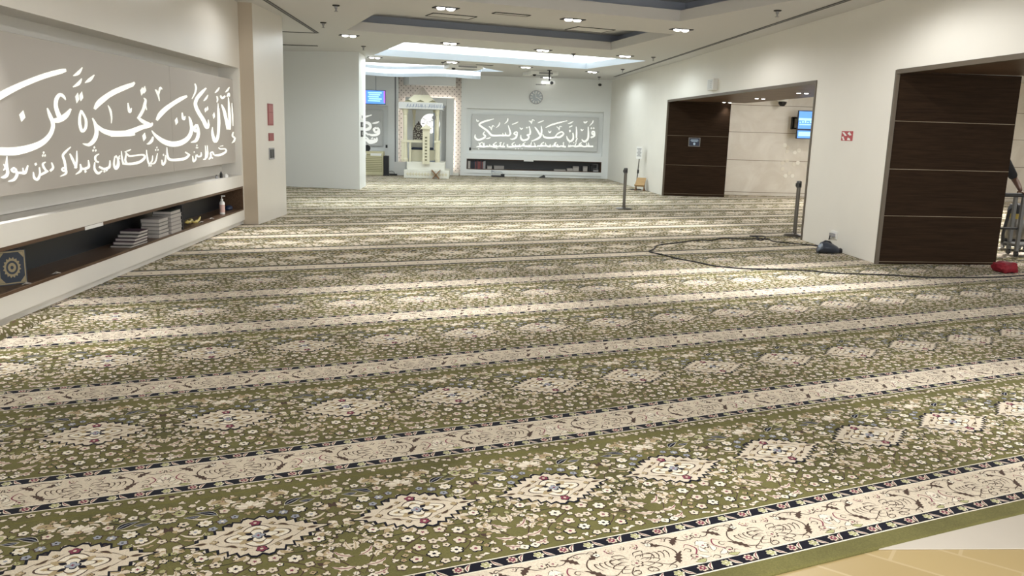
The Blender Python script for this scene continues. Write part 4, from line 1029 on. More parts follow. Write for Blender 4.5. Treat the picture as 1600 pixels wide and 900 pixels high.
# scraps of paper
for i, (px, py2, lab) in enumerate(((41, 441, 'white paper scrap on the left shelf just past the blue book'), (88, 427, 'white paper scrap on the left shelf, further along from the blue book'), (261, 366, 'white paper scrap in front of the tall book stack'), (331, 341, 'white paper scrap near the pump bottle'), (315, 347, 'white paper scrap in front of the yellow wrapper'))):
    p = atx(px, py2, XL-.03)
    m = MB(); q = random.Random(i)
    v = [(q.uniform(-.004, .004)+(.02 if j in (1, 2) else -.02), q.uniform(-.006, .006)+(.04 if j in (2, 3) else -.04), .004+.01*(j % 2)) for j in range(4)]
    m.add(v+[(a, b, c-.003) for a, b, c in v], [(0, 1, 2, 3), (7, 6, 5, 4), (0, 4, 5, 1), (1, 5, 6, 2), (2, 6, 7, 3), (3, 7, 4, 0)])
    tag(m.build('paper_scrap', M['paper'], loc=(XL-.03, p[1], SH)), lab, 'paper scrap', 'paper scraps on the left shelf')
# little bottles on the ledge
for i, (px, h, r, mm, lab) in enumerate(((338.5, .05, .022, 'grey', 'small grey bottle on the ledge below the left panel'), (343.5, .09, .02, 'black', 'small black bottle on the ledge below the left panel'), (349, .05, .03, 'white_plastic', 'small white jar on the ledge next to the black bottle'))):
    p = atx(px, 277, XL-.1)
    t = thing('small_bottle', (XL-.10+.02*i, p[1], .795), lab, 'bottle')
    m = MB(); m.lathe([(r, 0), (r, h*.7), (r*.5, h*.82)], n=12); m.build('body', M[mm], t)
    m = MB(); m.lathe([(r*.55, h*.8), (r*.55, h)], n=10); m.build('cap', M['black'] if i < 2 else M['white_plastic'], t)

# plaques and switches on the column
M['redsign'] = mat('faded_red', (0.27, 0.055, 0.055), 0.5); M['redsign2'] = mat('paler_red', (0.36, 0.12, 0.11), 0.5)
cp = (-3.29, 13.17, 0); cd = np.array([0.10, 1.60, 0]); cd /= np.linalg.norm(cd); cn = np.array([cd[1], -cd[0], 0])
def on_col(x, y): return onp(x, y, cp, cn)
def wall_plate(name, x0, y0, x1, y1, fn, dirv, nrm, mats, lab, cat, thick=.012, extra=None, group=None):
    a = fn(x0, (y0+y1)/2); b = fn(x1, (y0+y1)/2); c = fn((x0+x1)/2, (y0+y1)/2); zt = fn((x0+x1)/2, y0)[2]; zb = fn((x0+x1)/2, y1)[2]
    hw = abs(np.dot(b-a, dirv))/2; hz = (zt-zb)/2
    t = thing(name, (c[0], c[1], (zt+zb)/2), lab, cat, group)
    m = MB(); m.obox(np.array(nrm)*thick/2, dirv, nrm, (0, 0, 1), hw, thick/2, hz); m.build('plate', mats, t, bevel=.002)
    if extra: extra(t, hw, hz, np.array(dirv, float), np.array(nrm, float), thick)
    return t
def ex_red(t, hw, hz, d, n, th):
    m = MB(); m.obox(n*(th+.001)+np.array([0, 0, hz*.55]), d, n, (0, 0, 1), hw*.8, .001, hz*.30); m.obox(n*(th+.001)-np.array([0, 0, hz*.35]), d, n, (0, 0, 1), hw*.8, .001, hz*.5)
    m.build('print', M['redsign2'], t)
wall_plate('sign_plate', 418, 162, 426, 196, on_col, cd, cn, M['redsign'], 'tall faded red sign on the glossy column', 'sign', extra=ex_red)
wall_plate('sign_plate', 419.5, 208, 427, 220, on_col, cd, cn, M['redsign'], 'small square red sign on the glossy column', 'sign')
def ex_sw(t, hw, hz, d, n, th):
    m = MB()
    for s in (-.45, .45): m.obox(n*(th+.003)+d*hw*s, d, n, (0, 0, 1), hw*.32, .003, hz*.75)
    m.build('rocker', M['black'], t)
wall_plate('switch_plate', 420, 231, 428, 249, on_col, cd, cn, M['grey'], 'grey double switch plate on the glossy column', 'switch', extra=ex_sw)

# ------------------------------------------------------------------ FAR LEFT: screen, air conditioner, speaker
M['screen_blue'] = mat('screen_blue', (0.1, 0.2, 0.7), 0.3, emit=0.42, ecol=(0.10, 0.36, 0.98)); M['screen_pale'] = mat('screen_pale', (0.4, 0.7, 0.95), 0.3, emit=0.42, ecol=(0.35, 0.75, 1.0)); M['screen_violet'] = mat('screen_violet', (0.4, 0.2, 0.8), 0.3, emit=0.42, ecol=(0.45, 0.08, 0.85))
YT = 27.6
a, b = aty(560, 140, YT), aty(602.5, 163.5, YT); c = (a+b)/2; hw, hz = (b[0]-a[0])/2, (a[2]-b[2])/2
t = thing('hanging_screen', (c[0], YT, CEIL), 'flat screen with blue and violet picture hanging from a rod at the far left', 'screen')
zc = c[2]-CEIL; xr = aty(587, 130, YT)[0]-c[0]
m = MB(); m.box(-hw, hw, 0, .05, zc-hz, zc+hz); m.build('housing', M['black'], t, bevel=.006)
m = MB(); m.box(-hw+.015, hw-.015, -.003, 0, zc-hz+.02, zc+hz-.015); dsp = m.build('display', M['screen_blue'], t)
m = MB(); m.box(-hw+.015, -hw*.45, -.005, -.003, zc-hz+.02, zc+hz-.015); m.box(hw*.86, hw-.015, -.005, -.003, zc-hz+.05, zc+hz-.015); m.build('display_edge', M['screen_violet'], dsp)
m = MB()
for i in range(5): m.box(-hw*.30+.03*(i % 2), hw*.72-.05*(i % 3), -.006, -.003, zc+hz*(.62-.28*i)-.022, zc+hz*(.62-.28*i)+.022)
m.build('display_text', M['screen_pale'], dsp)
m = MB(); m.cyl((xr, .03, zc+hz), (xr, .03, 0), .014, n=10); m.lathe([(.05, 0), (.05, -.02)], (xr, .03, 0), 12); m.build('rod', M['grey'], t)
# floor air conditioner
M['ac'] = mat('ac_cream', (0.60, 0.56, 0.36), 0.5); M['ac_dark'] = mat('ac_slot', (0.30, 0.28, 0.16), 0.6)
YA = 27.35
a, b = aty(556, 240, YA), aty(599, 240, YA); top = aty(585, 236.5, YA)[2]
t = thing('floor_air_conditioner', ((a[0]+b[0])/2, YA, CT), 'cream floor-standing air conditioner with louvred front beside the white wall block', 'air conditioner')
hw = (b[0]-a[0])/2
m = MB(); m.box(-hw, hw, 0, .45, 0, top-CT); m.build('cabinet', M['ac'], t, bevel=.015)
m = MB()
for i in range(9):
    z0 = .14+i*.058; m.box(-hw+.06, hw-.05, -.012, 0.0, z0, z0+.030)
m.build('louvre', M['ac'], t)
m = MB(); m.box(-hw+.05, hw-.04, -.004, 0, .12, .68); m.build('louvre_backing', M['ac_dark'], t)
m = MB(); m.box(-hw+.1, hw-.55, -.006, 0, top-CT-.19, top-CT-.05); m.box(hw-.42, hw-.06, -.006, 0, top-CT-.17, top-CT-.06); m.build('control_panel', M['white_plastic'], t)
# black tower speaker
a, b = aty(599.5, 245, YA-.1), aty(607, 245, YA-.1); ztop = aty(603, 243.5, YA-.1)[2]
t = thing('tower_speaker', ((a[0]+b[0])/2, YA, CT), 'slim black tower speaker right of the floor air conditioner', 'speaker')
hw = (b[0]-a[0])/2
m = MB(); m.box(-hw, hw, -.1, .16, 0, ztop-CT); m.build('cabinet', M['black'], t, bevel=.008)
m = MB(); m.box(-hw+.012, hw-.012, -.108, -.1, .06, ztop-CT-.03); m.build('grille', M['black_matt'], t)
m = MB(); m.box(-hw-.02, hw+.02, -.12, .18, 0, .025); m.build('foot', M['black'], t)
# small black router box and white board at the foot of the far wall
p = aty(613, 273, 27.6)
t = thing('router_box', (p[0], 27.6, CT), 'small black box with bent wires on the floor between speaker and pulpit', 'router')
m = MB(); m.box(-.14, .16, -.08, .08, 0, .05); m.build('housing', M['black'], t, bevel=.006)
m = MB(); m.tube([(-.12, 0, .05), (-.14, 0, .12), (-.02, .02, .14), (.06, .02, .10), (.07, 0, .05)], .007); m.build('wire', M['black'], t)
a, b = aty(615.5, 254, 27.7), aty(633, 254, 27.7)
t = thing('white_panel', ((a[0]+b[0])/2, 27.7, CT), 'plain white board leaning behind the pulpit base', 'board')
m = MB(); m.box(-(b[0]-a[0])/2, (b[0]-a[0])/2, 0, .04, 0, aty(624, 253, 27.7)[2]-CT); m.build('sheet', M['white_plastic'], t)
# round black fan on the air conditioner
p = aty(573.5, 231.5, YA+.1)
t = thing('round_fan', (p[0], YA+.2, top), 'small round black fan standing on the floor air conditioner', 'fan')
m = MB(); m.cyl((0, -.05, p[2]-top), (0, .05, p[2]-top), .105, .09, 20); m.build('head', M['black'], t)
m = MB(); m.lathe([(.07, 0), (.06, .015), (.015, .02), (.015, .09)], n=14); m.build('stand', M['black'], t)
# thermostats below the lettered recesses
for x, y0, y1, lab in ((604, 226, 236, 'thermostat with black display beside the half-hidden calligraphy panel'), (734.5, 230, 240, 'thermostat with black display at the lower left corner of the far calligraphy panel')):
    p = aty(x, (y0+y1)/2, FAR+.13)
    t = thing('thermostat', (p[0], FAR+.14, p[2]), lab, 'thermostat', 'thermostats in the far wall recesses')
    m = MB(); m.box(-.035, .035, -.02, 0, -.11, .0); m.build('plate', M['white_plastic'], t)
    m = MB(); m.box(-.032, .032, -.024, 0, .0, .10); m.build('display', M['black'], t)
# plates on the narrow end of the white wall block
ex = lambda x, y: onp(x, y, (-2.7, 21.0, 0), (1, 0, 0))
m = MB()
for x, y0, y1, mm, lab in ((565.5, 191, 198.5, 'black', 'dark switch on the end of the white wall block, upper'), (565.5, 204, 214, 'black', 'dark switch on the end of the white wall block, lower'), (565.5, 178, 187, 'white_plastic', 'pale sensor on the end of the white wall block')):
    zt, zb = aty(x, y0, 21.0)[2], aty(x, y1, 21.0)[2]
    t = thing('switch_plate', (-2.70, 21.5, (zt+zb)/2), lab, 'switch')
    m = MB(); m.box(0, .012, -.22, .22, -(zt-zb)/2, (zt-zb)/2); m.build('plate', M[mm], t)
    m = MB(); m.box(.012, .018, -.1, .1, -(zt-zb)/4, (zt-zb)/4); m.build('rocker', M['grey'], t)

# ------------------------------------------------------------------ PRAYER NICHE AND PULPIT
M['niche_white'] = mat('niche_white', (0.74, 0.75, 0.73), 0.5); M['pulpit'] = mat('pulpit_cream', (0.70, 0.665, 0.50), 0.45); M['pulpit_white'] = mat('pulpit_white', (0.76, 0.75, 0.67), 0.45)
M['frieze'] = mat('frieze_white', (0.62, 0.63, 0.62), 0.5); M['roofcap'] = mat('roof_cap', (0.40, 0.35, 0.29), 0.6); M['inscr'] = mat('inscription', (0.26, 0.31, 0.40), 0.5); M['carved'] = mat('carved_dark', (0.07, 0.055, 0.045), 0.6); M['navycloth'] = mat('navy_cloth', (0.03, 0.04, 0.07), 0.8); M['cushion'] = mat('cushion_grey', (0.42, 0.40, 0.32), 0.8); M['dent'] = mat('olive_dent', (0.20, 0.19, 0.11), 0.6)
YM = FAR-0.15
gx = lambda x, y=200: aty(x, y, YM)[0]; gz = lambda y, x=680: aty(x, y, YM)[2]
xl, xi0, xi1, xr_ = gx(633), gx(646), gx(697), gx(709)
zt = gz(152.5); zi = gz(165)
t = thing('prayer_niche', ((xl+xr_)/2, YM, CT), 'white backlit prayer niche portal in front of the perforated wall', 'prayer niche'); L0 = Vector(t.location)
m = MB(); m.box(xl, xi0, YM, YM+.35, CT, zt); m.box(xi1, xr_, YM, YM+.35, CT, zt); m.box(xi0, xi1, YM, YM+.35, zi, zt); rel(m, L0).build('portal', M['niche_white'], t, bevel=.01)
m = MB(); m.box(xi0, xi1, YM+.36, YM+.40, CT, zi); m.box(gx(687), gx(690), YM+.1, YM+.36, CT, zi); rel(m, L0).build('back_panel', M['niche_white'], t)
cx_, cz_ = gx(671.5, 193), gz(193, 671); R_ = (gx(686.5)-gx(656.5))/2
m = MB(); m.cyl((cx_, YM+.36, cz_), (cx_, YM+.345, cz_), R_, n=40); dc = rel(m, L0).build('lit_disc', mat('lit_disc', (0.9, 0.9, 0.88), .6, emit=.55), t)
m = MB(); q = random.Random(8)
for i in range(46):
    a_ = q.uniform(0, 2*pi); rr = R_*math.sqrt(q.uniform(.02, .85)); x_, z_ = cx_+rr*cos(a_), cz_+rr*sin(a_); w_ = q.uniform(.02, .05)
    m.box(x_-w_, x_+w_, YM+.343, YM+.345, z_-.008, z_+.008)
rel(m, L0).build('disc_lettering', mat('disc_grey', (0.50, 0.50, 0.47), .6), dc)
# warm light strip behind the portal
m = MB(); m.box(xr_-.06, xr_-.02, YM+.36, YM+.39, .2, zt-.05); m.box(xl+.02, xl+.06, YM+.36, YM+.39, .2, zt-.05); m.box(xl+.5, xr_-.06, YM+.36, YM+.39, zt-.06, zt-.02); rel(m, L0).build('light_strip', mat('portal_led', (1, 1, 1), .5, emit=3.0, ecol=(1, .92, .82)), t)
m = MB(); m.box(xr_+.0, FX(718), YM-.05, YM+.40, CT, .09); rel(m, L0).build('floor_ledge', M['pulpit_white'], t)

YP0 = 26.35; DP = 1.35
hx = lambda x, y=230: aty(x, y, YP0)[0]; hz_ = lambda y, x=660: aty(x, y, YP0)[2]
t = thing('pulpit', (hx(662), YP0, CT), 'cream domed pulpit with columns and inscribed frieze before the prayer niche', 'pulpit'); L0 = Vector(t.location)
def pb(name, mats, m, under=None, **k): return rel(m, L0).build(name, mats, under or t, **k)
zs1, zs2 = hz_(266), hz_(253.5)
m = MB(); m.box(hx(631), hx(702), YP0, YP0+DP+.25, CT, zs1); ls_ = pb('lower_step', M['pulpit_white'], m, bevel=.01)
m = MB(); m.box(hx(635), hx(695), YP0+.18, YP0+DP+.15, zs1, zs2); pb('upper_step', M['pulpit_white'], m, bevel=.01)
# relief diamonds along the steps
m = MB()
for i in range(14):
    x_ = hx(634)+.06+i*(hx(699)-hx(634))/14; zc = (CT+zs1)/2
    m.add([(x_, YP0-.006, zc-.06), (x_+.05, YP0-.006, zc), (x_, YP0-.006, zc+.06), (x_-.05, YP0-.006, zc), (x_, YP0-.012, zc)], [(0, 1, 4), (1, 2, 4), (2, 3, 4), (3, 0, 4), (3, 2, 1, 0)])
pb('step_relief', M['pulpit'], m, ls_)
zf0, zf1 = hz_(170.5), hz_(160)
YF0 = YP0+.20
for x0, x1, yy in ((628, 636, YF0), (680, 685.5, YF0), (640, 645, YF0+DP-.25), (674, 679, YF0+DP-.25)):
    m = MB(); xa, xb = hx(x0), hx(x1); r = (xb-xa)/2; xc = (xa+xb)/2; yc_ = yy+r
    h = zf0-zs2
    m.lathe([(r*1.25, 0), (r*1.25, .08), (r*.95, .12), (r*.85, .5), (r*.85, h*.75), (r*.95, h*.86), (r*.8, h*.88), (r*1.1, h*.95), (r*1.3, h)], (xc, yc_, zs2), 14); pb('column', M['pulpit'], m)
m = MB(); m.box(hx(622), hx(691), YF0-.08, YF0+.14, zf0, zf1); m.box(hx(622), hx(622)+.2, YF0+.14, YF0+DP, zf0, zf1); m.box(hx(691)-.2, hx(691), YF0+.14, YF0+DP, zf0, zf1); m.box(hx(622), hx(691), YF0+DP-.2, YF0+DP, zf0, zf1); fz_ = pb('frieze', M['frieze'], m, bevel=.008)
q = random.Random(21); m = MB(); yw = YF0-.085; xa, xb = hx(634), hx(690); zc = (zf0+zf1)/2
x_ = xa
while x_ < xb:
    w_ = q.uniform(.04, .10); m.box(x_, x_+w_, yw, yw+.005, zc-.035, zc-.018)
    for j in range(q.choice((1, 2, 2))): u_ = x_+q.uniform(0, w_); m.add([(u_, yw, zc-.03), (u_+.014, yw, zc-.03), (u_+.03, yw, zc+q.uniform(.02, .07)), (u_+.012, yw, zc+.05)], [(0, 1, 2, 3)])
    m.box(x_+w_*.3, x_+w_*.3+.014, yw, yw+.005, zc-.065, zc-.05); x_ += w_+q.uniform(.012, .03)
pb('inscription', M['inscr'], m, fz_)
# roof pyramid with darker cap
zr0, zr1, zr2 = zf1, hz_(147, 657), hz_(134.5, 657)
xA_, xB_, xC_ = hx(633), hx(680), hx(657); yA_, yB_ = YF0, YF0+DP-.1; yC_ = (yA_+yB_)/2
fr = (zr1-zr0)/(zr2-zr0)
lo = [(xA_, yA_, zr0+.02), (xB_, yA_, zr0+.02), (xB_, yB_, zr0+.02), (xA_, yB_, zr0+.02)]; md = [(a_[0]+(xC_-a_[0])*fr, a_[1]+(yC_-a_[1])*fr, zr1) for a_ in lo]
m = MB(); m.add(lo+md, [(3, 2, 1, 0), (4, 5, 6, 7)]+[(i, (i+1) % 4, 4+(i+1) % 4, 4+i) for i in range(4)]); m.box(xA_-.03, xB_+.03, yA_-.03, yB_+.03, zr0, zr0+.02); rf_ = pb('roof', M['pulpit'], m)
# scalloped lower edge of the cap
m = MB(); cap = [(xC_+(a_[0]-xC_)*1.04, yC_+(a_[1]-yC_)*1.04, a_[2]) for a_ in md]; v = []; f = []
for i in range(4):
    a_, b_ = np.array(cap[i]), np.array(cap[(i+1) % 4]); o_ = len(v); v.append((xC_, yC_, zr2+.02))
    for j in range(9): p_ = a_+(b_-a_)*j/8; v.append((p_[0], p_[1], p_[2]-.035*(1 if j % 2 else -.3)))
    f += [(o_, o_+1+j, o_+2+j) for j in range(8)]
m.add(v, f); pb('roof_cap', M['roofcap'], m, rf_)
m = MB()
for xx in (637, 656, 675):
    xa = hx(xx); m.add([(xa-.13, yA_-.035, zr0+.02), (xa+.13, yA_-.035, zr0+.02), (xa, yA_-.035, zr0+.085), (xa-.13, yA_+.1, zr0+.02), (xa+.13, yA_+.1, zr0+.02), (xa, yA_+.1, zr0+.085)], [(0, 1, 2), (5, 4, 3), (0, 2, 5, 3), (1, 4, 5, 2), (0, 3, 4, 1)])
pb('eave_ornament', M['dent'], m, rf_)
# front post with cap
m = MB(); xa, xb = hx(660), hx(671); zt_ = hz_(202); m.box(xa, xb, YP0+.05, YP0+.05+(xb-xa), CT+.45, zt_); m.box(xa-.05, xb+.05, YP0, YP0+.1+(xb-xa), zt_, zt_+.05)
xc = (xa+xb)/2; yc_ = YP0+.05+(xb-xa)/2; m.add([(xa-.03, YP0+.02, zt_+.05), (xb+.03, YP0+.02, zt_+.05), (xb+.03, YP0+.08+(xb-xa), zt_+.05), (xa-.03, YP0+.08+(xb-xa), zt_+.05), (xc, yc_, zt_+.16)], [(0, 1, 4), (1, 2, 4), (2, 3, 4), (3, 0, 4), (3, 2, 1, 0)])
fp_ = pb('front_post', M['pulpit'], m)
m = MB()
for i in range(8): m.box(xc-.035, xc+.035, YP0+.044, YP0+.05, CT+.55+i*.1, CT+.60+i*.1)
pb('post_carving', M['dent'], m, fp_)
# side rails
for x0, x1 in ((626, 630), (638.5, 641.5), (680, 687)):
    m = MB(); m.box(hx(x0), hx(x1), YF0+.02, YF0+.16, zs2, hz_(222)); pb('rail_post', M['pulpit'], m, bevel=.008)
m = MB(); m.box(hx(626), hx(660), YF0, YF0+.18, hz_(223), hz_(219.5)); m.box(hx(678), hx(688), YF0, YF0+.18, hz_(223), hz_(219.5)); pb('rail', M['pulpit'], m)
# seat
m = MB(); m.box(hx(641), hx(678), YF0+.35, YF0+1.0, zs2, hz_(235)); pb('seat_box', M['pulpit'], m)
m = MB(); m.box(hx(641), hx(676), YF0+.33, YF0+1.0, hz_(235), hz_(231.5)); pb('seat_cloth', M['navycloth'], m, bevel=.02)
m = MB(); xc = hx(650); m.lathe([(0, -.14), (.2, -.13), (.27, -.04), (.27, .05), (.2, .13), (0, .14)], (0, 0, 0), 18)
m.v = [(p[0]*1.0+xc, p[2]*.5+YF0+.86, p[1]*.62+hz_(226.5)) for p in m.v]; pb('cushion', M['cushion'], m, smooth=True)
# carved stepped backrest
zb0, zb1 = hz_(221), hz_(189); xa, xb = hx(641), hx(659.5); xc = (xa+xb)/2; hw = (xb-xa)/2; H_ = zb1-zb0
prof = [(1, 0), (1, .52), (.82, .56), (.82, .66), (.62, .68), (.62, .78), (.42, .80), (.34, .88), (.16, .9), (.06, 1)]
pts = [(xc+u_*hw, zb0+w_*H_) for u_, w_ in prof]+[(xc-u_*hw, zb0+w_*H_) for u_, w_ in prof[::-1]]
n = len(pts); m = MB(); m.add([(x_, YF0+1.0, z_) for x_, z_ in pts]+[(x_, YF0+1.06, z_) for x_, z_ in pts], [list(range(n)), list(range(n, 2*n))[::-1]]+[(i, (i+1) % n, n+(i+1) % n, n+i) for i in range(n)]); br_ = pb('backrest', M['carved'], m)
m = MB(); q = random.Random(4)
for zc, r in ((zb0+H_*.28, .10), (zb0+H_*.66, .08)):
    for j in range(10):
        a_ = 2*pi*j/10; m.cyl((xc+r*cos(a_), YF0+.992, zc+r*sin(a_)), (xc+r*cos(a_), YF0+1.0, zc+r*sin(a_)), .022, n=6)
    m.cyl((xc, YF0+.99, zc), (xc, YF0+1.0, zc), .04, n=8)
for sx in (-1, 1):
    for k in range(5): m.box(xc+sx*hw*.75-.03, xc+sx*hw*.75+.03, YF0+.994, YF0+1.0, zb0+.04+k*H_*.1, zb0+.065+k*H_*.1)
pb('backrest_carving', M['cushion'], m, br_)
# microphone stand in the pulpit
t = thing('microphone_stand', (hx(675.5), YF0+.45, zs2), 'tall thin grey microphone stand inside the pulpit, right of the front post', 'microphone stand')
m = MB(); m.cyl((0, 0, 0), (.02, 0, hz_(175)-zs2), .022, n=10); m.build('pole', M['inscr'], t)
m = MB(); m.lathe([(0, -.07), (.05, -.06), (.06, 0), (.05, .06), (0, .07)], (.02, -.03, hz_(183)-zs2), 12); m.build('microphone', M['grey'], t, smooth=True)
m = MB(); m.lathe([(.15, 0), (.14, .03), (.03, .05)], n=16); m.build('base', M['inscr'], t)
# folding X book rest
p = atz(681, 279.5, CT); Yr = p[1]; sc = .5*(aty(688, 272, Yr)[0]-aty(674.5, 272, Yr)[0]); zt_ = aty(681, 265.5, Yr)[2]-CT
t = thing('folding_book_rest', (p[0], Yr, CT), 'folding wooden X-shaped book rest on the carpet before the pulpit', 'book rest')
M['lightwood'] = wood_mat('light_wood', (0.42, 0.27, 0.13), (0.55, 0.38, 0.20), .5); M['midwood'] = wood_mat('mid_wood', (0.22, 0.12, 0.06), (0.32, 0.19, 0.10), .5)
for s in (-1, 1):
    m = MB(); a_ = np.array([s*sc, 0, zt_]); b_ = np.array([-s*sc*.75, 0, 0.01]); d = a_-b_; L_ = np.linalg.norm(d); d /= L_; nn = np.cross(d, (0, 1, 0))
    m.obox((a_+b_)/2+np.array([0, -.1, 0]), d, (0, 1, 0), nn, L_/2, .035, .012); m.obox((a_+b_)/2+np.array([0, .1, 0]), d, (0, 1, 0), nn, L_/2, .035, .012); m.obox(a_-d*L_*.22, d, (0, 1, 0), nn, L_*.22, .12, .012)
    m.build('leaf', M['midwood'], t)

# ------------------------------------------------------------------ FAR WALL: clock, shelf contents, things on the floor
p = aty(837.5, 152, FAR); R_ = (aty(848, 152, FAR)[0]-aty(827, 152, FAR)[0])/2
t = thing('wall_clock', (p[0], FAR, p[2]), 'round grey wall clock above the far calligraphy panel', 'clock')
m = MB(); m.cyl((0, 0, 0), (0, -.05, 0), R_, n=40); m.build('case', M['grey'], t)
m = MB(); m.cyl((0, -.05, 0), (0, -.054, 0), R_*.90, n=40); fc = m.build('face', mat('clock_face', (0.42, 0.46, 0.50), .4), t)
m = MB()
for i in range(12):
    a_ = 2*pi*i/12; r = R_*.72; m.obox((r*sin(a_), -.056, r*cos(a_)), (cos(a_), 0, -sin(a_)), (0, 1, 0), (sin(a_), 0, cos(a_)), .014, .002, .040)
m.build('hour_marks', M['white_plastic'], fc)
for nm, ang, L_, w_ in (('hour_hand', 112, .55, .012), ('minute_hand', -12, .72, .008)):
    a_ = radians(ang); m = MB(); m.obox((R_*L_*.42*sin(a_), -.060, R_*L_*.42*cos(a_)), (cos(a_), 0, -sin(a_)), (0, 1, 0), (sin(a_), 0, cos(a_)), w_, .002, R_*L_*.55); m.build(nm, M['white_plastic'], t)
# shelf in the far wall
root = thing('recessed_shelf', (SX0, FAR, SZ0), 'dark recessed shelf under the far calligraphy panel', 'shelf'); L0 = Vector(root.location)
m = MB(); m.box(SX0, SX1, FAR-.004, FAR+.33, SZ0, SZ0+.02); rel(m, L0).build('bottom_board', M['shelf_wood'], root)
m = MB(); m.box(SX0, SX1, FAR-.004, FAR+.33, SZ1-.02, SZ1); rel(m, L0).build('top_board', M['shelf_wood'], root)
m = MB(); m.box(SX0, SX0+.02, FAR-.004, FAR+.33, SZ0+.02, SZ1-.02); rel(m, L0).build('end_board', M['shelf_wood'], root)
m = MB(); m.box(SX1-.02, SX1, FAR-.004, FAR+.33, SZ0+.02, SZ1-.02); rel(m, L0).build('end_board', M['shelf_wood'], root)
m = MB(); m.box(SX0+.02, SX1-.02, FAR+.32, FAR+.33, SZ0+.02, SZ1-.02); rel(m, L0).build('back_panel', M['niche_back'], root)
FS = SZ0+.02
a, b = aty(818.5, 250, FAR), aty(833.5, 250, FAR)
m = MB(); m.box(a[0], b[0], FAR-.008, FAR-.004, SZ1-.045, SZ1+.01); tag(m.build('shelf_label', M['white_plastic']), 'white label strip on the upper edge of the far shelf', 'label')
YB = FAR+.06
sx = lambda x: aty(x, 260, YB)[0]
REDB = mat('book_red', (0.16, 0.05, 0.05), .5)
def upright(x0, x1, h, mm, lab, group, cat='book', name='book'):
    a_, b_ = sx(x0), sx(x1); w_ = (b_-a_)-.004
    t = thing(name, ((a_+b_)/2, YB, FS), lab, cat, group)
    m = MB(); m.box(-w_/2, -w_/2+w_*.2, 0, .2, 0, h); m.box(w_/2-w_*.2, w_/2, 0, .2, 0, h); m.box(-w_/2, w_/2, -.004, .006, 0, h); m.build('cover', mm, t)
    m = MB(); m.box(-w_/2+w_*.2, w_/2-w_*.2, .006, .19, .004, h-.006); m.build('pages', M['paper'], t)
hS = (SZ1-SZ0-.06)
cols = [M['bookblue'], M['black_matt'], M['bookblue'], REDB, M['purple'], REDB, M['redsign'], REDB, M['purple'], REDB, M['grey'], M['grey']]
upright(731, 735, hS*.86, M['paper'], 'tall pale file box at the left end of the far shelf', None, 'file box', 'file_box')
xs = np.linspace(736.5, 758.5, 13)
for i in range(12): upright(xs[i], xs[i+1], hS*(.80+.08*((i*7) % 3)/2), cols[i], f'{("dark blue","black","blue","red","purple","maroon","bright red","maroon","purple","red","grey","grey")[i]} upright book on the far shelf, {ORD[i]} right of the pale file box', 'books in a row at the left of the far shelf')
def low_box(x0, x1, h, lab, mm='paper', d=.2, z=0.0, name='paper_box', cat='box', group=None):
    a_, b_ = sx(x0), sx(x1); t = thing(name, ((a_+b_)/2, YB, FS+z), lab, cat, group); w_ = b_-a_
    m = MB(); m.box(-w_/2, w_/2, 0, d, 0, h*.8); m.build('body', M[mm], t)
    m = MB(); m.box(-w_/2-.003, w_/2+.003, -.004, d+.003, h*.72, h); m.build('lid', M['paper2'], t)
low_box(761.5, 768.5, .11, 'small pale box on the far shelf, right of the book row'); low_box(772, 787.5, .12, 'wide pale box on the far shelf, second from the book row', 'paper2')
low_box(866, 884, .05, 'flat stack of pale paper towards the right of the far shelf', z=0, name='paper_stack', cat='paper stack'); low_box(886.5, 895, .10, 'low pale box right of the flat paper stack on the far shelf'); low_box(895.5, 904.5, .17, 'tall pale box touching the low pale box on the far shelf', 'paper'); low_box(911.5, 918, .18, 'upright pale box standing alone near the right end of the far shelf')
for i, x in enumerate((921, 924, 926)): upright(x-1.2, x+1.2, hS*(.6+.1*i), M['black_matt'], ('black upright book near the right end of the far shelf, nearest the pale box', 'black upright book near the right end of the far shelf, middle one', 'black upright book near the right end of the far shelf, tallest one')[i], 'black books at the right of the far shelf')
low_box(926.5, 935, .07, 'low grey box at the right end of the far shelf', 'grey'); 
t = thing('wire_rack', ((sx(925)+sx(935))/2, YB+.1, FS+.0), 'small grey wire rack at the right end of the far shelf', 'rack')
m = MB(); w_ = (sx(935)-sx(926))/2
for z_ in (.10, hS*.82): m.box(-w_, w_, .02, .16, z_, z_+.012)
m.build('shelf', M['grey'], t)
m = MB()
for s in (-1, 1):
    for y_ in (.02, .15): m.box(s*w_-.006, s*w_+.006, y_, y_+.01, 0, hS*.86)
m.build('post', M['grey'], t)
# bag with cable below the shelf; small wedge
p = aty(779, 277, FAR-.35); Yb = FAR-.35
t = thing('extension_block', (p[0], Yb, CT), 'flat black extension block with thin cables below the far shelf', 'extension block')
hw = .5*(aty(790, 277, Yb)[0]-aty(767, 277, Yb)[0])
m = MB(); m.box(-hw, hw*.8, -.1, .1, 0, .045); m.box(hw*.3, hw*.8, -.08, .08, .045, .10); m.build('housing', M['black'], t, bevel=.012)
zc = aty(775, 266.5, FAR)[2]-CT
m = MB(); m.tube([(-.22, 0, .04), (-.23, .2, zc*.6), (-.24, .33, zc), (-.15, .3, zc*.8), (.1, .1, .16), (.16, 0, .08)], .008); m.build('cable', M['inscr'], t)
p = aty(847, 277.5, FAR-.3)
m = MB(); m.add([(-.13, -.08, 0), (.1, -.08, 0), (.1, .08, 0), (-.13, .08, 0), (.06, -.07, .10), (.1, -.07, .07), (.1, .07, .07), (.06, .07, .10)], [(3, 2, 1, 0), (0, 1, 5, 4), (1, 2, 6, 5), (2, 3, 7, 6), (3, 0, 4, 7), (4, 5, 6, 7)])
tag(m.build('door_wedge', M['black'], loc=(p[0], FAR-.3, CT), bevel=.008), 'small black wedge on the floor under the middle of the far shelf', 'wedge')
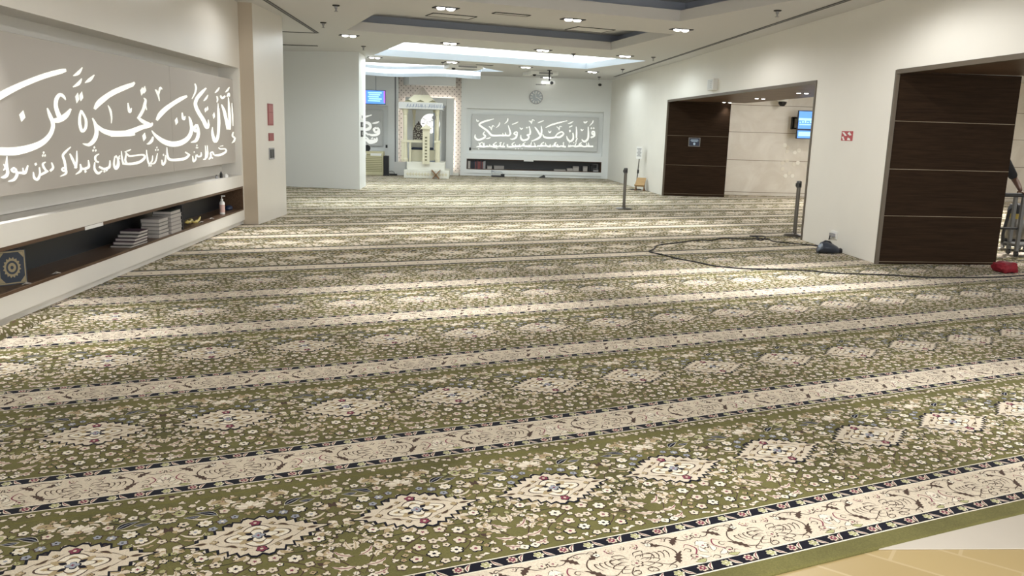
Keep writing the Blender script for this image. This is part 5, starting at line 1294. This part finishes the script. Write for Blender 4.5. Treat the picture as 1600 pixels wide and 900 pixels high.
# ------------------------------------------------------------------ RIGHT WALL FITTINGS
rp = (5.37, 10.35, 0); rd = np.array([rw(21.5)-5.37, 11.15, 0]); rd /= np.linalg.norm(rd); rn = np.array([-rd[1], rd[0], 0])
on_rw = lambda x, y: onp(x, y, rp, rn)
def ex_spk(t, hw, hz, d, n, th):
    m = MB(); m.obox(n*(th+.002)-d*hw*.0, d, n, (0, 0, 1), hw*.8, .002, hz*.9); m.build('front_grille', M['frieze'], t)
    m = MB()
    for k in range(4): m.obox(n*(th+.0025)-d*hw*.3+np.array([0, 0, hz*(.5-.33*k)]), d, n, (0, 0, 1), hw*.12, .003, hz*.06)
    m.build('fixing', M['grey'], t)
wall_plate('wall_speaker', 1112, 124, 1121.5, 141, on_rw, rd, rn, M['white_plastic'], 'white wall speaker high on the right wall above the far passage', 'speaker', .10, ex_spk)
def ex_arrow(t, hw, hz, d, n, th):
    m = MB(); n2 = n*(th+.001)
    def tri(pts): 
        v = [n2+d*hw*p[0]+np.array([0, 0, hz*p[1]]) for p in pts]; v2 = [p-n*.002 for p in v]; k = len(pts)
        m.add(v+v2, [list(range(k)), list(range(k, 2*k))[::-1]]+[(i, (i+1) % k, k+(i+1) % k, k+i) for i in range(k)])
    tri([(.9, .8), (.55, .8), (.0, .1), (.35, .0)]); tri([(.9, -.2), (.6, -.9), (.3, -.9), (.62, -.1)]); tri([(-.1, .5), (-.4, .9), (-.85, .2), (-.5, .1)]); tri([(-.2, -.3), (-.1, -.85), (-.7, -.9), (-.6, -.5)])
    m.build('sign_print', M['white_plastic'], t)
wall_plate('sign_plate', 1315, 205, 1332.5, 220, on_rw, rd, rn, mat('sign_red', (0.45, 0.05, 0.06), .4), 'small square red and white sign on the right wall between the passages', 'sign', .006, ex_arrow)
def ex_sock(t, hw, hz, d, n, th):
    m = MB(); m.obox(n*(th+.02)+d*hw*.1, d, n, (0, 0, 1), hw*.55, .02, hz*.45); m.build('plug', M['grey'], t)
SOCK = wall_plate('wall_socket', 1299, 361, 1309, 373.5, on_rw, rd, rn, M['white_plastic'], 'white wall socket with a plug low on the right wall', 'socket', .012, ex_sock)
# sign plate on the far wood jamb
jam = lambda x, y: onp(x, y, (rw(21.5), 21.47, 0), (0.1/1.6*1, 1, 0))
def ex_blue(t, hw, hz, d, n, th):
    m = MB(); m.obox(n*(th+.001), d, n, (0, 0, 1), hw*.86, .001, hz*.84); sf_ = m.build('sign_face', mat('sign_navy', (0.012, 0.022, 0.055), .3), t)
    m = MB()
    for k, (w_, z_) in enumerate(((.6, .52), (.68, .30), (.5, .12))): m.obox(n*(th+.003)+np.array([0, 0, hz*z_]), d, n, (0, 0, 1), hw*w_, .001, hz*.05)
    v = [n*(th+.003)+d*hw*.2*cos(a_)+np.array([0, 0, -hz*.4+hz*.28*sin(a_)]) for a_ in np.linspace(0, 2*pi, 12, endpoint=False)]
    m.add(v, [list(range(12))]); m.build('sign_print', mat('sign_pale', (0.45, 0.60, 0.75), .4), sf_)
wall_plate('sign_plate', 1075.5, 215, 1094, 229, jam, np.array([1, -.0625, 0]), np.array([0, -1, 0]), M['steel'], 'dark blue sign with pale print on the far wood panel', 'sign', .012, ex_blue)

# ------------------------------------------------------------------ STANCHIONS
def stanchion_at(px, py, ztop_px, lab):
    p = atz(px, py, CT); h = aty(ztop_px[0], ztop_px[1], p[1])[2]-CT
    t = thing('stanchion_post', (p[0], p[1], CT), lab, 'barrier post', 'steel barrier posts')
    m = MB(); m.lathe([(.17, 0), (.17, .012), (.155, .024), (.05, .034), (.036, .05)], n=28); m.build('base', M['steel'], t, smooth=True)
    m = MB(); m.cyl((0, 0, .04), (0, 0, h-.11), .032, n=18); m.build('pole', M['steel'], t, smooth=True)
    m = MB(); m.lathe([(.033, h-.11), (.042, h-.105), (.042, h-.02), (.036, h), (0.01, h+.004)], n=18); m.build('head', mat('stanchion_head', (0.10, 0.10, 0.10), .35, metal=.5), t)
    m = MB(); m.box(-.018, .018, -.05, -.036, h-.09, h-.035); m.box(-.05, -.036, -.018, .018, h-.09, h-.035); m.build('belt_slot', M['black'], t)
    return t, h
s1, h1 = stanchion_at(974.5, 326.5, (977, 262.5), 'steel barrier post standing alone on the carpet in front of the sign stand')
p = atz(1241, 369, CT)
s2, h2 = stanchion_at(1241, 368.5, (1250, 283), 'steel barrier post beside the near edge of the far passage')

# sign stand and wooden seat-rest by the right wall
p = atz(993.5, 296.5, CT); Ys = p[1]
zt_ = aty(994, 230, Ys)[2]-CT; zm = aty(995, 247, Ys)[2]-CT
t = thing('sign_stand', (p[0], Ys, CT), 'slim sign stand with printed notice by the right wall', 'sign stand')
m = MB(); m.box(-.16, .14, -.12, .12, 0, .02); m.build('base', M['black'], t, bevel=.008)
m = MB(); m.cyl((.0, 0, .02), (.05, 0, zm), .016, n=10); m.build('pole', M['steel'], t)
zc = zm*.58; m = MB(); m.cyl((.03, 0, zc-.05), (.034, 0, zc+.05), .028, n=12); m.build('clamp', M['black'], t)
m = MB(); c_ = np.array([.04, -.01, (zm+zt_)/2]); ax_ = np.array([.42, -.9, 0]); ax_ /= np.linalg.norm(ax_); ny_ = np.array([ax_[1], -ax_[0], 0])
m.obox(c_, ax_, ny_, (0, 0, 1), .135, .006, (zt_-zm)/2+.02); nb_ = m.build('notice_board', M['white_plastic'], t)
m = MB()
for s_, th_ in ((1, .0075), (-1, .0075)):
    for k in range(7): m.obox(c_+ny_*s_*th_+np.array([0, 0, (zt_-zm)*(.36-.11*k)]), ax_, ny_, (0, 0, 1), .10-.02*(k % 3), .0006, .010)
m.build('notice_print', M['grey'], nb_)
p = atz(1000, 298, CT)
t = thing('floor_book_rest', (p[0], p[1], CT), 'light wooden book rest with slanted top beside the sign stand', 'book rest', None, radians(-25))
Yw = p[1]; k_ = (aty(1010, 290, Yw)[0]-aty(990, 290, Yw)[0])
zt_ = aty(1004, 278.5, Yw)[2]-CT; zl = aty(997, 290, Yw)[2]-CT
v0_, v1_ = np.array([-k_*.28, -.14, zl]), np.array([.10, .12, zt_]); d = v1_-v0_; d[0] = 0; L_ = np.linalg.norm(d); d /= L_; nn = np.cross((1, 0, 0), d)
m = MB(); m.obox((0, -.0, (zl+zt_)/2), (1, 0, 0), d, nn, k_*.36, L_/2, .012); m.build('top', M['lightwood'], t)
m = MB(); m.obox((0, -.15, zl+.01), (1, 0, 0), d, nn, k_*.36, .012, .03); m.build('ledge', M['lightwood'], t)
for s in (-1, 1):
    for (ya_, za_, yb_) in ((.10, zt_-.03, -.10), (-.08, zl, .10)):
        m = MB(); m.cyl((s*k_*.30, ya_, za_), (s*k_*.33, yb_, 0.0), .016, n=8); m.build('leg', M['midwood'], t)

# ------------------------------------------------------------------ CABLE, HAND VACUUM, RED CLOTH
def floor_path(px): return [tuple(atz(x, y, CT)[:2])+(CT+.006,) for x, y in px]
far_loop = [(1600, 431), (1560, 433.5), (1500, 434.5), (1450, 434), (1400, 431), (1350, 429), (1300, 427.5), (1270, 424), (1215, 421.5), (1165, 420.5), (1120, 416.5), (1090, 410.5), (1060, 405), (1035, 398.5), (1018, 395), (1014, 393), (1022, 389.5), (1026, 384.5), (1040, 382), (1062, 379.5), (1090, 375.5), (1112, 376), (1130, 372.5), (1160, 374), (1185, 373), (1178, 369.5), (1172, 369), (1195, 370), (1190, 376), (1182, 374), (1200, 374), (1208, 377.5), (1235, 380.5), (1262, 383), (1280, 385), (1292, 382)]
sp_ = on_rw(1303, 369)+rn*.06
pts = floor_path(far_loop); last = pts[-1]
pts += [((last[0]*.5+sp_[0]*.5), (last[1]*.5+sp_[1]*.5), CT+.08), tuple(sp_)]
PTS = np.array(pts); sm = []
for i in range(len(PTS)-1):
    q0, q1, q2, q3 = PTS[max(i-1, 0)], PTS[i], PTS[i+1], PTS[min(i+2, len(PTS)-1)]
    for s_ in (0, .25, .5, .75): sm.append(.5*(2*q1+(-q0+q2)*s_+(2*q0-5*q1+4*q2-q3)*s_**2+(-q0+3*q1-3*q2+q3)*s_**3))
sm.append(PTS[-1])
m = MB(); m.tube(sm, .0085, 8); o = m.build('floor_cable', M['black_matt'], smooth=True); tag(o, 'long black power cable looping over the carpet to the wall socket', 'cable')
p = atz(1298, 396, CT)
t = thing('hand_vacuum', (p[0]-.02, p[1]+.02, CT), 'dark navy hand vacuum cleaner lying on the carpet under the wall socket', 'vacuum cleaner', None, radians(-12))
M['navyplastic'] = mat('navy_plastic', (0.018, 0.026, 0.045), .35, coat=.3)
k_ = .5*(aty(1318, 390, p[1])[0]-aty(1281, 390, p[1])[0])
def loft(m, secs, n=14):
    v = []
    for x_, w_, h_, z_ in secs:
        for j in range(n):
            a_ = 2*pi*j/n; v.append((x_, w_*cos(a_), z_+h_*max(sin(a_), -.95)))
    f = [(i*n+j, i*n+(j+1) % n, (i+1)*n+(j+1) % n, (i+1)*n+j) for i in range(len(secs)-1) for j in range(n)]
    f += [list(range(n))[::-1], [(len(secs)-1)*n+j for j in range(n)]]; m.add(v, f)
m = MB(); loft(m, [(-k_, .04, .018, .025), (-k_*.9, .10, .035, .04), (-k_*.65, .13, .075, .078), (-k_*.3, .13, .088, .088), (k_*.2, .11, .07, .072), (k_*.6, .07, .05, .055), (k_*.8, .035, .03, .04)]); m.build('body', M['navyplastic'], t, smooth=True)
m = MB(); loft(m, [(k_*.75, .035, .03, .04), (k_*.85, .05, .038, .045), (k_*1.0, .045, .034, .04)]); m.build('nozzle', M['black'], t, smooth=True)
m = MB(); m.tube([(-k_*.62, -.02, .14), (-k_*.4, -.02, .172), (-k_*.05, -.02, .165), (k_*.2, -.02, .12)], .014); m.build('handle', M['black'], t, smooth=True)
m = MB(); loft(m, [(-k_*.86, .06, .02, .075), (-k_*.76, .08, .035, .09), (-k_*.62, .07, .03, .11)]); m.build('pale_patch', M['inscr'], t, smooth=True)
# red cloth bundle
p = atz(1569, 425, CT); k_ = aty(1582, 420, p[1])[0]-aty(1554, 420, p[1])[0]; hh = aty(1568, 411, p[1])[2]-CT
bm = bmesh.new(); bmesh.ops.create_icosphere(bm, subdivisions=4, radius=1)
from mathutils import noise
for v in bm.verts:
    c_ = v.co.copy(); d_ = 1+.34*noise.noise(c_*2.1+Vector((3, 1, 0)))+.20*noise.noise(c_*4.7); x_, y_, z_ = c_*d_
    sq = lambda a_: math.copysign(abs(a_)**.55, a_)
    v.co = (sq(x_)*k_*.5, sq(y_)*.13, max(0, (z_*.62+.55))*hh*1.0)
me = bpy.data.meshes.new('red_cloth'); bm.to_mesh(me); bm.free(); me.materials.append(mat('red_cloth', (0.21, 0.006, 0.016), .7, noise=.2, nscale=20)); me.polygons.foreach_set('use_smooth', [True]*len(me.polygons))
o = bpy.data.objects.new('red_cloth', me); col.objects.link(o); o.location = (p[0], p[1], CT); tag(o, 'crumpled red cloth on the carpet at the corner of the near wood panel', 'cloth')

# ------------------------------------------------------------------ LOBBY: screen, dome camera, hexagon light spots, lamps
YV = LY-.45
a, b, c, d_ = aty(1250, 172.5, YV), aty(1242, 216.5, YV), aty(1268, 173, YV), aty(1262, 217.5, YV)
zt_, zb_ = (a[2]+c[2])/2, (b[2]+d_[2])/2; xl_ = (a[0]+b[0])/2
t = thing('lobby_screen', (xl_+.45, LY-.002, (zt_+zb_)/2), 'tall blue lit screen on the marble wall, cut off by the right wall edge', 'screen', None, 0); hz = (zt_-zb_)/2
y_ = YV-LY
m = MB(); m.box(-.45, .25, y_, y_+.06, -hz, hz); m.build('housing', M['black'], t, bevel=.005)
m = MB(); m.box(-.43, .23, y_-.003, y_, -hz+.02, hz-.02); dsp = m.build('display', M['screen_blue'], t)
m = MB()
for z0, z1, x0, x1 in ((.30, .46, -.43, .2), (-.02, .05, -.40, .15), (-.80, -.50, -.40, .05)): m.box(x0, x1, y_-.005, y_-.003, hz*z0, hz*z1)
for k in range(8): m.box(-.40+.07*k, -.36+.07*k, y_-.005, y_-.003, hz*.14, hz*(.2+.06*(k % 3)))
m.build('display_text', M['screen_pale'], dsp)
m = MB(); m.box(-.43, .20, y_-.005, y_-.003, -hz*.40, -hz*.28); m.box(.0, .2, y_-.005, y_-.003, -hz*.9, -hz*.4); m.build('display_band', mat('display_navy', (.01, .02, .06), .3), dsp)
m = MB(); bx0 = aty(1238, 192, LY-.1)[0]-xl_-.45; bz = .18
for z0, z1 in ((bz-.02, bz+.02), (bz-.30, bz-.26)): m.box(bx0, -.3, -.12, -.06, z0, z1)
m.box(bx0, bx0+.05, -.12, 0, bz-.30, bz+.02); m.box(-.2, -.1, y_+.06, 0, -.1, .1); m.build('bracket', M['black'], t)
p = atz(1223, 158, 2.9); p = aty(1223, 157, LY-.25)
t = thing('dome_camera', (p[0], LY, p[2]), 'white dome camera with black ball on the marble wall under the soffit', 'camera')
m = MB(); m.lathe([(.15, .06), (.15, .0), (.13, -.03)], (0, -.25, 0), 20); m.box(-.05, .05, -.25, 0, .0, .06); m.build('mount', M['white_plastic'], t)
m = MB(); m.lathe([(.11, -.03), (.10, -.09), (.06, -.14), (.01, -.155)], (0, -.25, 0), 20); m.build('ball', M['black'], t, smooth=True)
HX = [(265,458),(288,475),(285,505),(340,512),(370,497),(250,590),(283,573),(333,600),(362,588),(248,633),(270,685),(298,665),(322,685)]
hexm = mat('hexagon_white', (0.86, 0.83, 0.74), .3)  # light spots on the marble, put in as pale raised hexagons
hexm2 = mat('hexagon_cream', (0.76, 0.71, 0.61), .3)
first = None
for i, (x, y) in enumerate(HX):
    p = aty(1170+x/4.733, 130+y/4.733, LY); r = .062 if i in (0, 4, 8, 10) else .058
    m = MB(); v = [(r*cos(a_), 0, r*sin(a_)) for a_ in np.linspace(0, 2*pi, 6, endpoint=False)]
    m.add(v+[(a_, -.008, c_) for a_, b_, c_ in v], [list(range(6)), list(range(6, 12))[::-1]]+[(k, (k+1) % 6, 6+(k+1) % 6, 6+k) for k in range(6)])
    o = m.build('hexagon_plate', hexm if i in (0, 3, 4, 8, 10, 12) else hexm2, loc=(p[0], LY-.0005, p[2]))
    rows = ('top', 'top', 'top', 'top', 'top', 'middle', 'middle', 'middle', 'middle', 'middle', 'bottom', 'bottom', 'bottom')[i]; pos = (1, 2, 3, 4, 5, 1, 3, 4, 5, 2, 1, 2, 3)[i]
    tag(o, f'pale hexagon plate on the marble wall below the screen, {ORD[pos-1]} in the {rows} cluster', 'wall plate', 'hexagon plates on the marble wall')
# soffit downlights
sf = None
for x, y, lab in ((1136, 160, 'twin downlight in the brown soffit, deepest one'), (1187.5, 154, 'twin downlight in the brown soffit, middle one'), (1254, 145.5, 'twin downlight in the brown soffit, nearest the right edge')):
    p = atz(x, y, DZ-.022)
    if sf is None:
        sf = thing('soffit_downlight', (p[0], p[1], DZ-.022), lab, 'downlight', 'twin downlights in the brown soffit')
        m = MB(); m.box(-.14, .14, -.05, .05, -.004, 0); m.build('trim', M['frame_bronze'], sf)
        for s in (-1, 1): m = MB(); m.lathe([(.04, -.004), (.035, -.012)], (s*.075, 0, 0), 16); m.build('bulb', M['bulb'], sf)
        o = sf
    else: o = dup(sf, (p[0], p[1], DZ-.022), lab)
    spot(o, 9 if x < 1150 else 22, (1, .96, .9), 95)
for i, (x, y) in enumerate(((9.2, 19.6), (9.6, 16.5), (12.0, 18.5), (12.0, 14.0), (15.5, 17.5), (8.6, 12.2))):
    o = dup(p0, (x, y, 3.25), f'twin downlight in the lobby ceiling, {ORD[i]} one behind the right wall')
    spot(o, LOBBY_W, (1.0, .97, .92), 110)

# ------------------------------------------------------------------ BARREL VACUUM, TROLLEY, PERSON BEHIND THE NEAR PANEL
YC = 11.7
bx = lambda x, y: aty(x, y, YC)
base = atz(1583, 397, CT); YC = 12.0
bx = lambda x, y: aty(x, y, YC)
c0 = bx(1588, 380); R_ = .5*(bx(1603, 360)[0]-bx(1572.5, 360)[0])
t = thing('barrel_vacuum', (bx(1587.5, 360)[0], YC, CT), 'steel barrel vacuum cleaner with black head and yellow band behind the near wood panel', 'vacuum cleaner')
zz = lambda y: bx(1585, y)[2]-CT
M['yellowband'] = mat('yellow_band', (0.36, 0.27, 0.05), .5)
zb_ = max(.16, zz(388))
m = MB(); m.lathe([(R_*.9, zb_), (R_, zb_+.02), (R_, zz(341)), (R_*.98, zz(340))], n=26); m.build('barrel', M['steel'], t, smooth=True)
m = MB(); m.lathe([(R_*1.03, zz(341)), (R_*1.03, zz(333))], n=26); m.build('band', M['yellowband'], t)
m = MB(); m.lathe([(R_*1.0, zz(333)), (R_*.98, zz(326)), (R_*.8, zz(319.5)), (R_*.3, zz(317.5))], n=26); m.build('head', M['black'], t, smooth=True)
m = MB(); m.lathe([(R_*1.15, .07), (R_*1.2, .09), (R_*1.15, zb_), (R_*.9, zb_+.01)], n=22); m.build('undercarriage', M['black'], t)
for a_ in (.5, 2.1, 3.7, 5.3):
    m = MB(); m.cyl((R_*1.05*cos(a_)-.015, R_*1.05*sin(a_), .035), (R_*1.05*cos(a_)+.015, R_*1.05*sin(a_), .035), .034, n=14); m.build('caster', M['grey'], t)
m = MB(); m.tube([(-R_*.6, -R_*.5, zz(324)), (-R_*.9, -R_*.8, zz(316)), (-R_*1.3, -R_*.5, zz(330)), (-R_*1.5, -R_*.3, zz(365)), (-R_*1.35, -R_*.2, .12)], .024, 10); m.build('hose', M['black'], t, smooth=True)
# trolley
M['trolley'] = mat('trolley_grey', (0.12, 0.12, 0.115), .45, metal=.3)
YQ = 11.25
tx = lambda x, y=350: aty(x, y, YQ)
zh = tx(1590, 305)[2]-CT
t = thing('steel_trolley', (tx(1594)[0], YQ, CT), 'steel trolley with black push bar, cut off by the right picture edge', 'trolley')
x0 = tx(1566, 305)[0]-tx(1594)[0]
m = MB(); m.cyl((x0-.15, 0, zh), (.75, 0, zh), .030, n=14); m.build('push_bar', M['black'], t, smooth=True)
for xx, yy in ((0, 0), (.72, 0), (.06, .26), (.72, .26)):
    m = MB(); m.box(xx-.022, xx+.022, yy-.022, yy+.022, .08, zh+.0); m.build('post', M['trolley'], t)
    m = MB(); m.cyl((xx-.015, yy, .042), (xx+.015, yy, .042), .04, n=14); m.build('caster', M['black'], t)
m = MB(); m.box(-.02, .74, -.02, .28, .16, .18); m.build('deck', M['trolley'], t)
m = MB(); zq = tx(1570, 357)[2]-CT; m.cyl((x0-.1, .02, zq), (.0, .02, zq), .016, n=10); m.build('cross_bar', M['black'], t)

# person: body hidden behind the wood panel, arm stretched out to the push bar
PYY = 11.55
sh = aty(1561, 236, PYY+.02); el = aty(1583, 276, PYY-.05); hd = aty(1599, 303, YQ+.0)
def skin(name, verts, edges, radii, material, parent, root_i=0, sub=2):
    me = bpy.data.meshes.new(name); me.from_pydata([tuple(map(float, v)) for v in verts], edges, []); me.materials.append(material)
    o = bpy.data.objects.new(name, me); col.objects.link(o); o.parent = parent
    s = o.modifiers.new('skin', 'SKIN'); sv = me.skin_vertices[0].data if me.skin_vertices else None
    if sv is None:
        bm = bmesh.new(); bm.from_mesh(me); bm.verts.layers.skin.verify(); bm.to_mesh(me); bm.free(); sv = me.skin_vertices[0].data
    for i, r in enumerate(radii): sv[i].radius = (r, r) if not hasattr(r, '__len__') else r; sv[i].use_root = (i == root_i)
    u = o.modifiers.new('sub', 'SUBSURF'); u.levels = sub; u.render_levels = sub; s.use_smooth_shade = True
    return o
M['skin'] = mat('skin', (0.11, 0.055, 0.035), .5); M['shirt'] = mat('dark_shirt', (0.014, 0.014, 0.017), .85); M['hair'] = mat('black_hair', (0.012, 0.01, 0.01), .6); M['trousers'] = mat('dark_trousers', (0.02, 0.02, 0.028), .85)
body_x = sh[0]-.24; hipz = .90
t = thing('person', (body_x, PYY, CT), 'person in dark shirt behind the near wood panel, arm reaching to the push bar', 'person'); O_ = np.array([body_x, PYY, CT])
shz = sh[2]-CT
V = [(0, 0, hipz), (0, 0, hipz+.2), (0, 0, shz-.06), (0, -.02, shz+.07), (0, -.03, shz+.15), (0, -.04, shz+.26),        # pelvis .. head
     (.24, .0, shz), tuple(el-O_), tuple(el-O_+(hd-el)*.55), tuple(hd-O_+np.array([-.03, .02, .035])),                         # right-of-picture arm
     (-.22, 0, shz-.02), (-.30, -.05, shz-.32), (-.20, -.28, shz-.45), (-.12, -.36, shz-.47),
     (.10, 0, hipz-.06), (.12, -.03, .48), (.13, .02, .08), (.14, -.12, .045),
     (-.10, 0, hipz-.06), (-.12, .0, .48), (-.14, .06, .08), (-.14, -.08, .045)]
E = [(0,1),(1,2),(2,3),(3,4),(4,5),(2,6),(6,7),(7,8),(8,9),(2,10),(10,11),(11,12),(12,13),(0,14),(14,15),(15,16),(16,17),(0,18),(18,19),(19,20),(20,21)]
Rr = [(.16,.11),(.15,.11),(.17,.11),.058,.075,.085, .062,.047,.040,.028, .062,.047,.038,.028, .088,.062,.042,.036,.088,.062,.042,.036]
skin('body', V, E, Rr, M['skin'], t)
Vs = [V[i] for i in (0, 1, 2)]+[(.24, 0, shz), tuple(np.array(V[7])*.7+np.array(V[8])*.3), V[10], tuple(np.array(V[10])*.45+np.array(V[11])*.55)]
skin('shirt', Vs, [(0,1),(1,2),(2,3),(3,4),(2,5),(5,6)], [(.18,.13),(.172,.13),(.19,.13),.078,.066,.078,.066], M['shirt'], t)
Vt = [V[0], V[14], V[15], V[16], V[18], V[19], V[20]]
skin('trousers', Vt, [(0,1),(1,2),(2,3),(0,4),(4,5),(5,6)], [(.175,.13),.105,.08,.062,.105,.08,.062], M['trousers'], t)
for s, hp in ((1, np.array(V[9])), (-1, np.array(V[13]))):
    FV = [hp]; FE = []; FR = [.026]
    for j in range(4):
        b0 = hp+np.array([.012+.010*j if s > 0 else -.02+.018*j, -.012+.018*j-.02, -.012]); k0 = len(FV)
        FV += [b0, b0+np.array([.018*s, -.018, -.022]), b0+np.array([.012*s, .0, -.048]), b0+np.array([-.004*s, .012, -.05+.006*j])]
        FE += [(0, k0), (k0, k0+1), (k0+1, k0+2), (k0+2, k0+3)]; FR += [.011, .010, .009, .0075]
    k0 = len(FV); FV += [hp+np.array([-.02*s, .03, -.01]), hp+np.array([-.012*s, .045, -.035]), hp+np.array([.004*s, .04, -.05])]; FE += [(0, k0), (k0, k0+1), (k0+1, k0+2)]; FR += [.013, .011, .009]
    skin('hand', FV, FE, FR, M['skin'], t)
m = MB(); hc = np.array(V[5]); m.lathe([(.0, .115), (.06, .10), (.092, .04), (.096, -.03), (.085, -.09)], tuple(hc+np.array([0, .012, .015])), 18); m.build('hair', M['hair'], t, smooth=True)

# rumpled carpet end at the foot of the left wall
rnd = random.Random(9); m = MB(); nu, nv = 46, 9
P0, P1 = np.array([-3.40, 5.6]), np.array([-3.40, 6.92]); v = []
for i in range(nu):
    s_ = i/(nu-1); c_ = P0+(P1-P0)*s_
    for j in range(nv):
        a_ = pi*j/(nv-1); r_ = (.075+.022*sin(9*s_*pi)+.012*sin(23*s_+j))*sin(pi*min(1, .12+s_*.95)**.6)*(1 if s_ < .93 else (1-s_)/.07+.05)
        v.append((c_[0]+.0-.09*cos(a_)*-1+.015*sin(17*s_), c_[1], CT+max(.001, r_*sin(a_))))
m.add(v, [(i*nv+j, (i+1)*nv+j, (i+1)*nv+j+1, i*nv+j+1) for i in range(nu-1) for j in range(nv-1)])
def fold_mat():
    mm = pile('pile_fold', (0.10, 0.09, 0.035), .2); nt = mm.node_tree; b = nt.nodes['Principled BSDF']
    tc = nt.nodes.new('ShaderNodeTexCoord'); vo = nt.nodes.new('ShaderNodeTexVoronoi'); vo.inputs['Scale'].default_value = 30
    nt.links.new(tc.outputs['Object'], vo.inputs['Vector'])
    cr = nt.nodes.new('ShaderNodeValToRGB'); cr.color_ramp.interpolation = 'CONSTANT'; e = cr.color_ramp.elements
    e[0].position = 0; e[0].color = (.46, .41, .32, 1); e[1].position = .42; e[1].color = (.10, .06, .045, 1); x = e.new(.50); x.color = (.10, .09, .035, 1)
    nt.links.new(vo.outputs['Distance'], cr.inputs['Fac']); nt.links.new(cr.outputs['Color'], b.inputs['Base Color']); return mm
o = m.build('rumpled_end', fold_mat(), ROLLS[3], smooth=True)
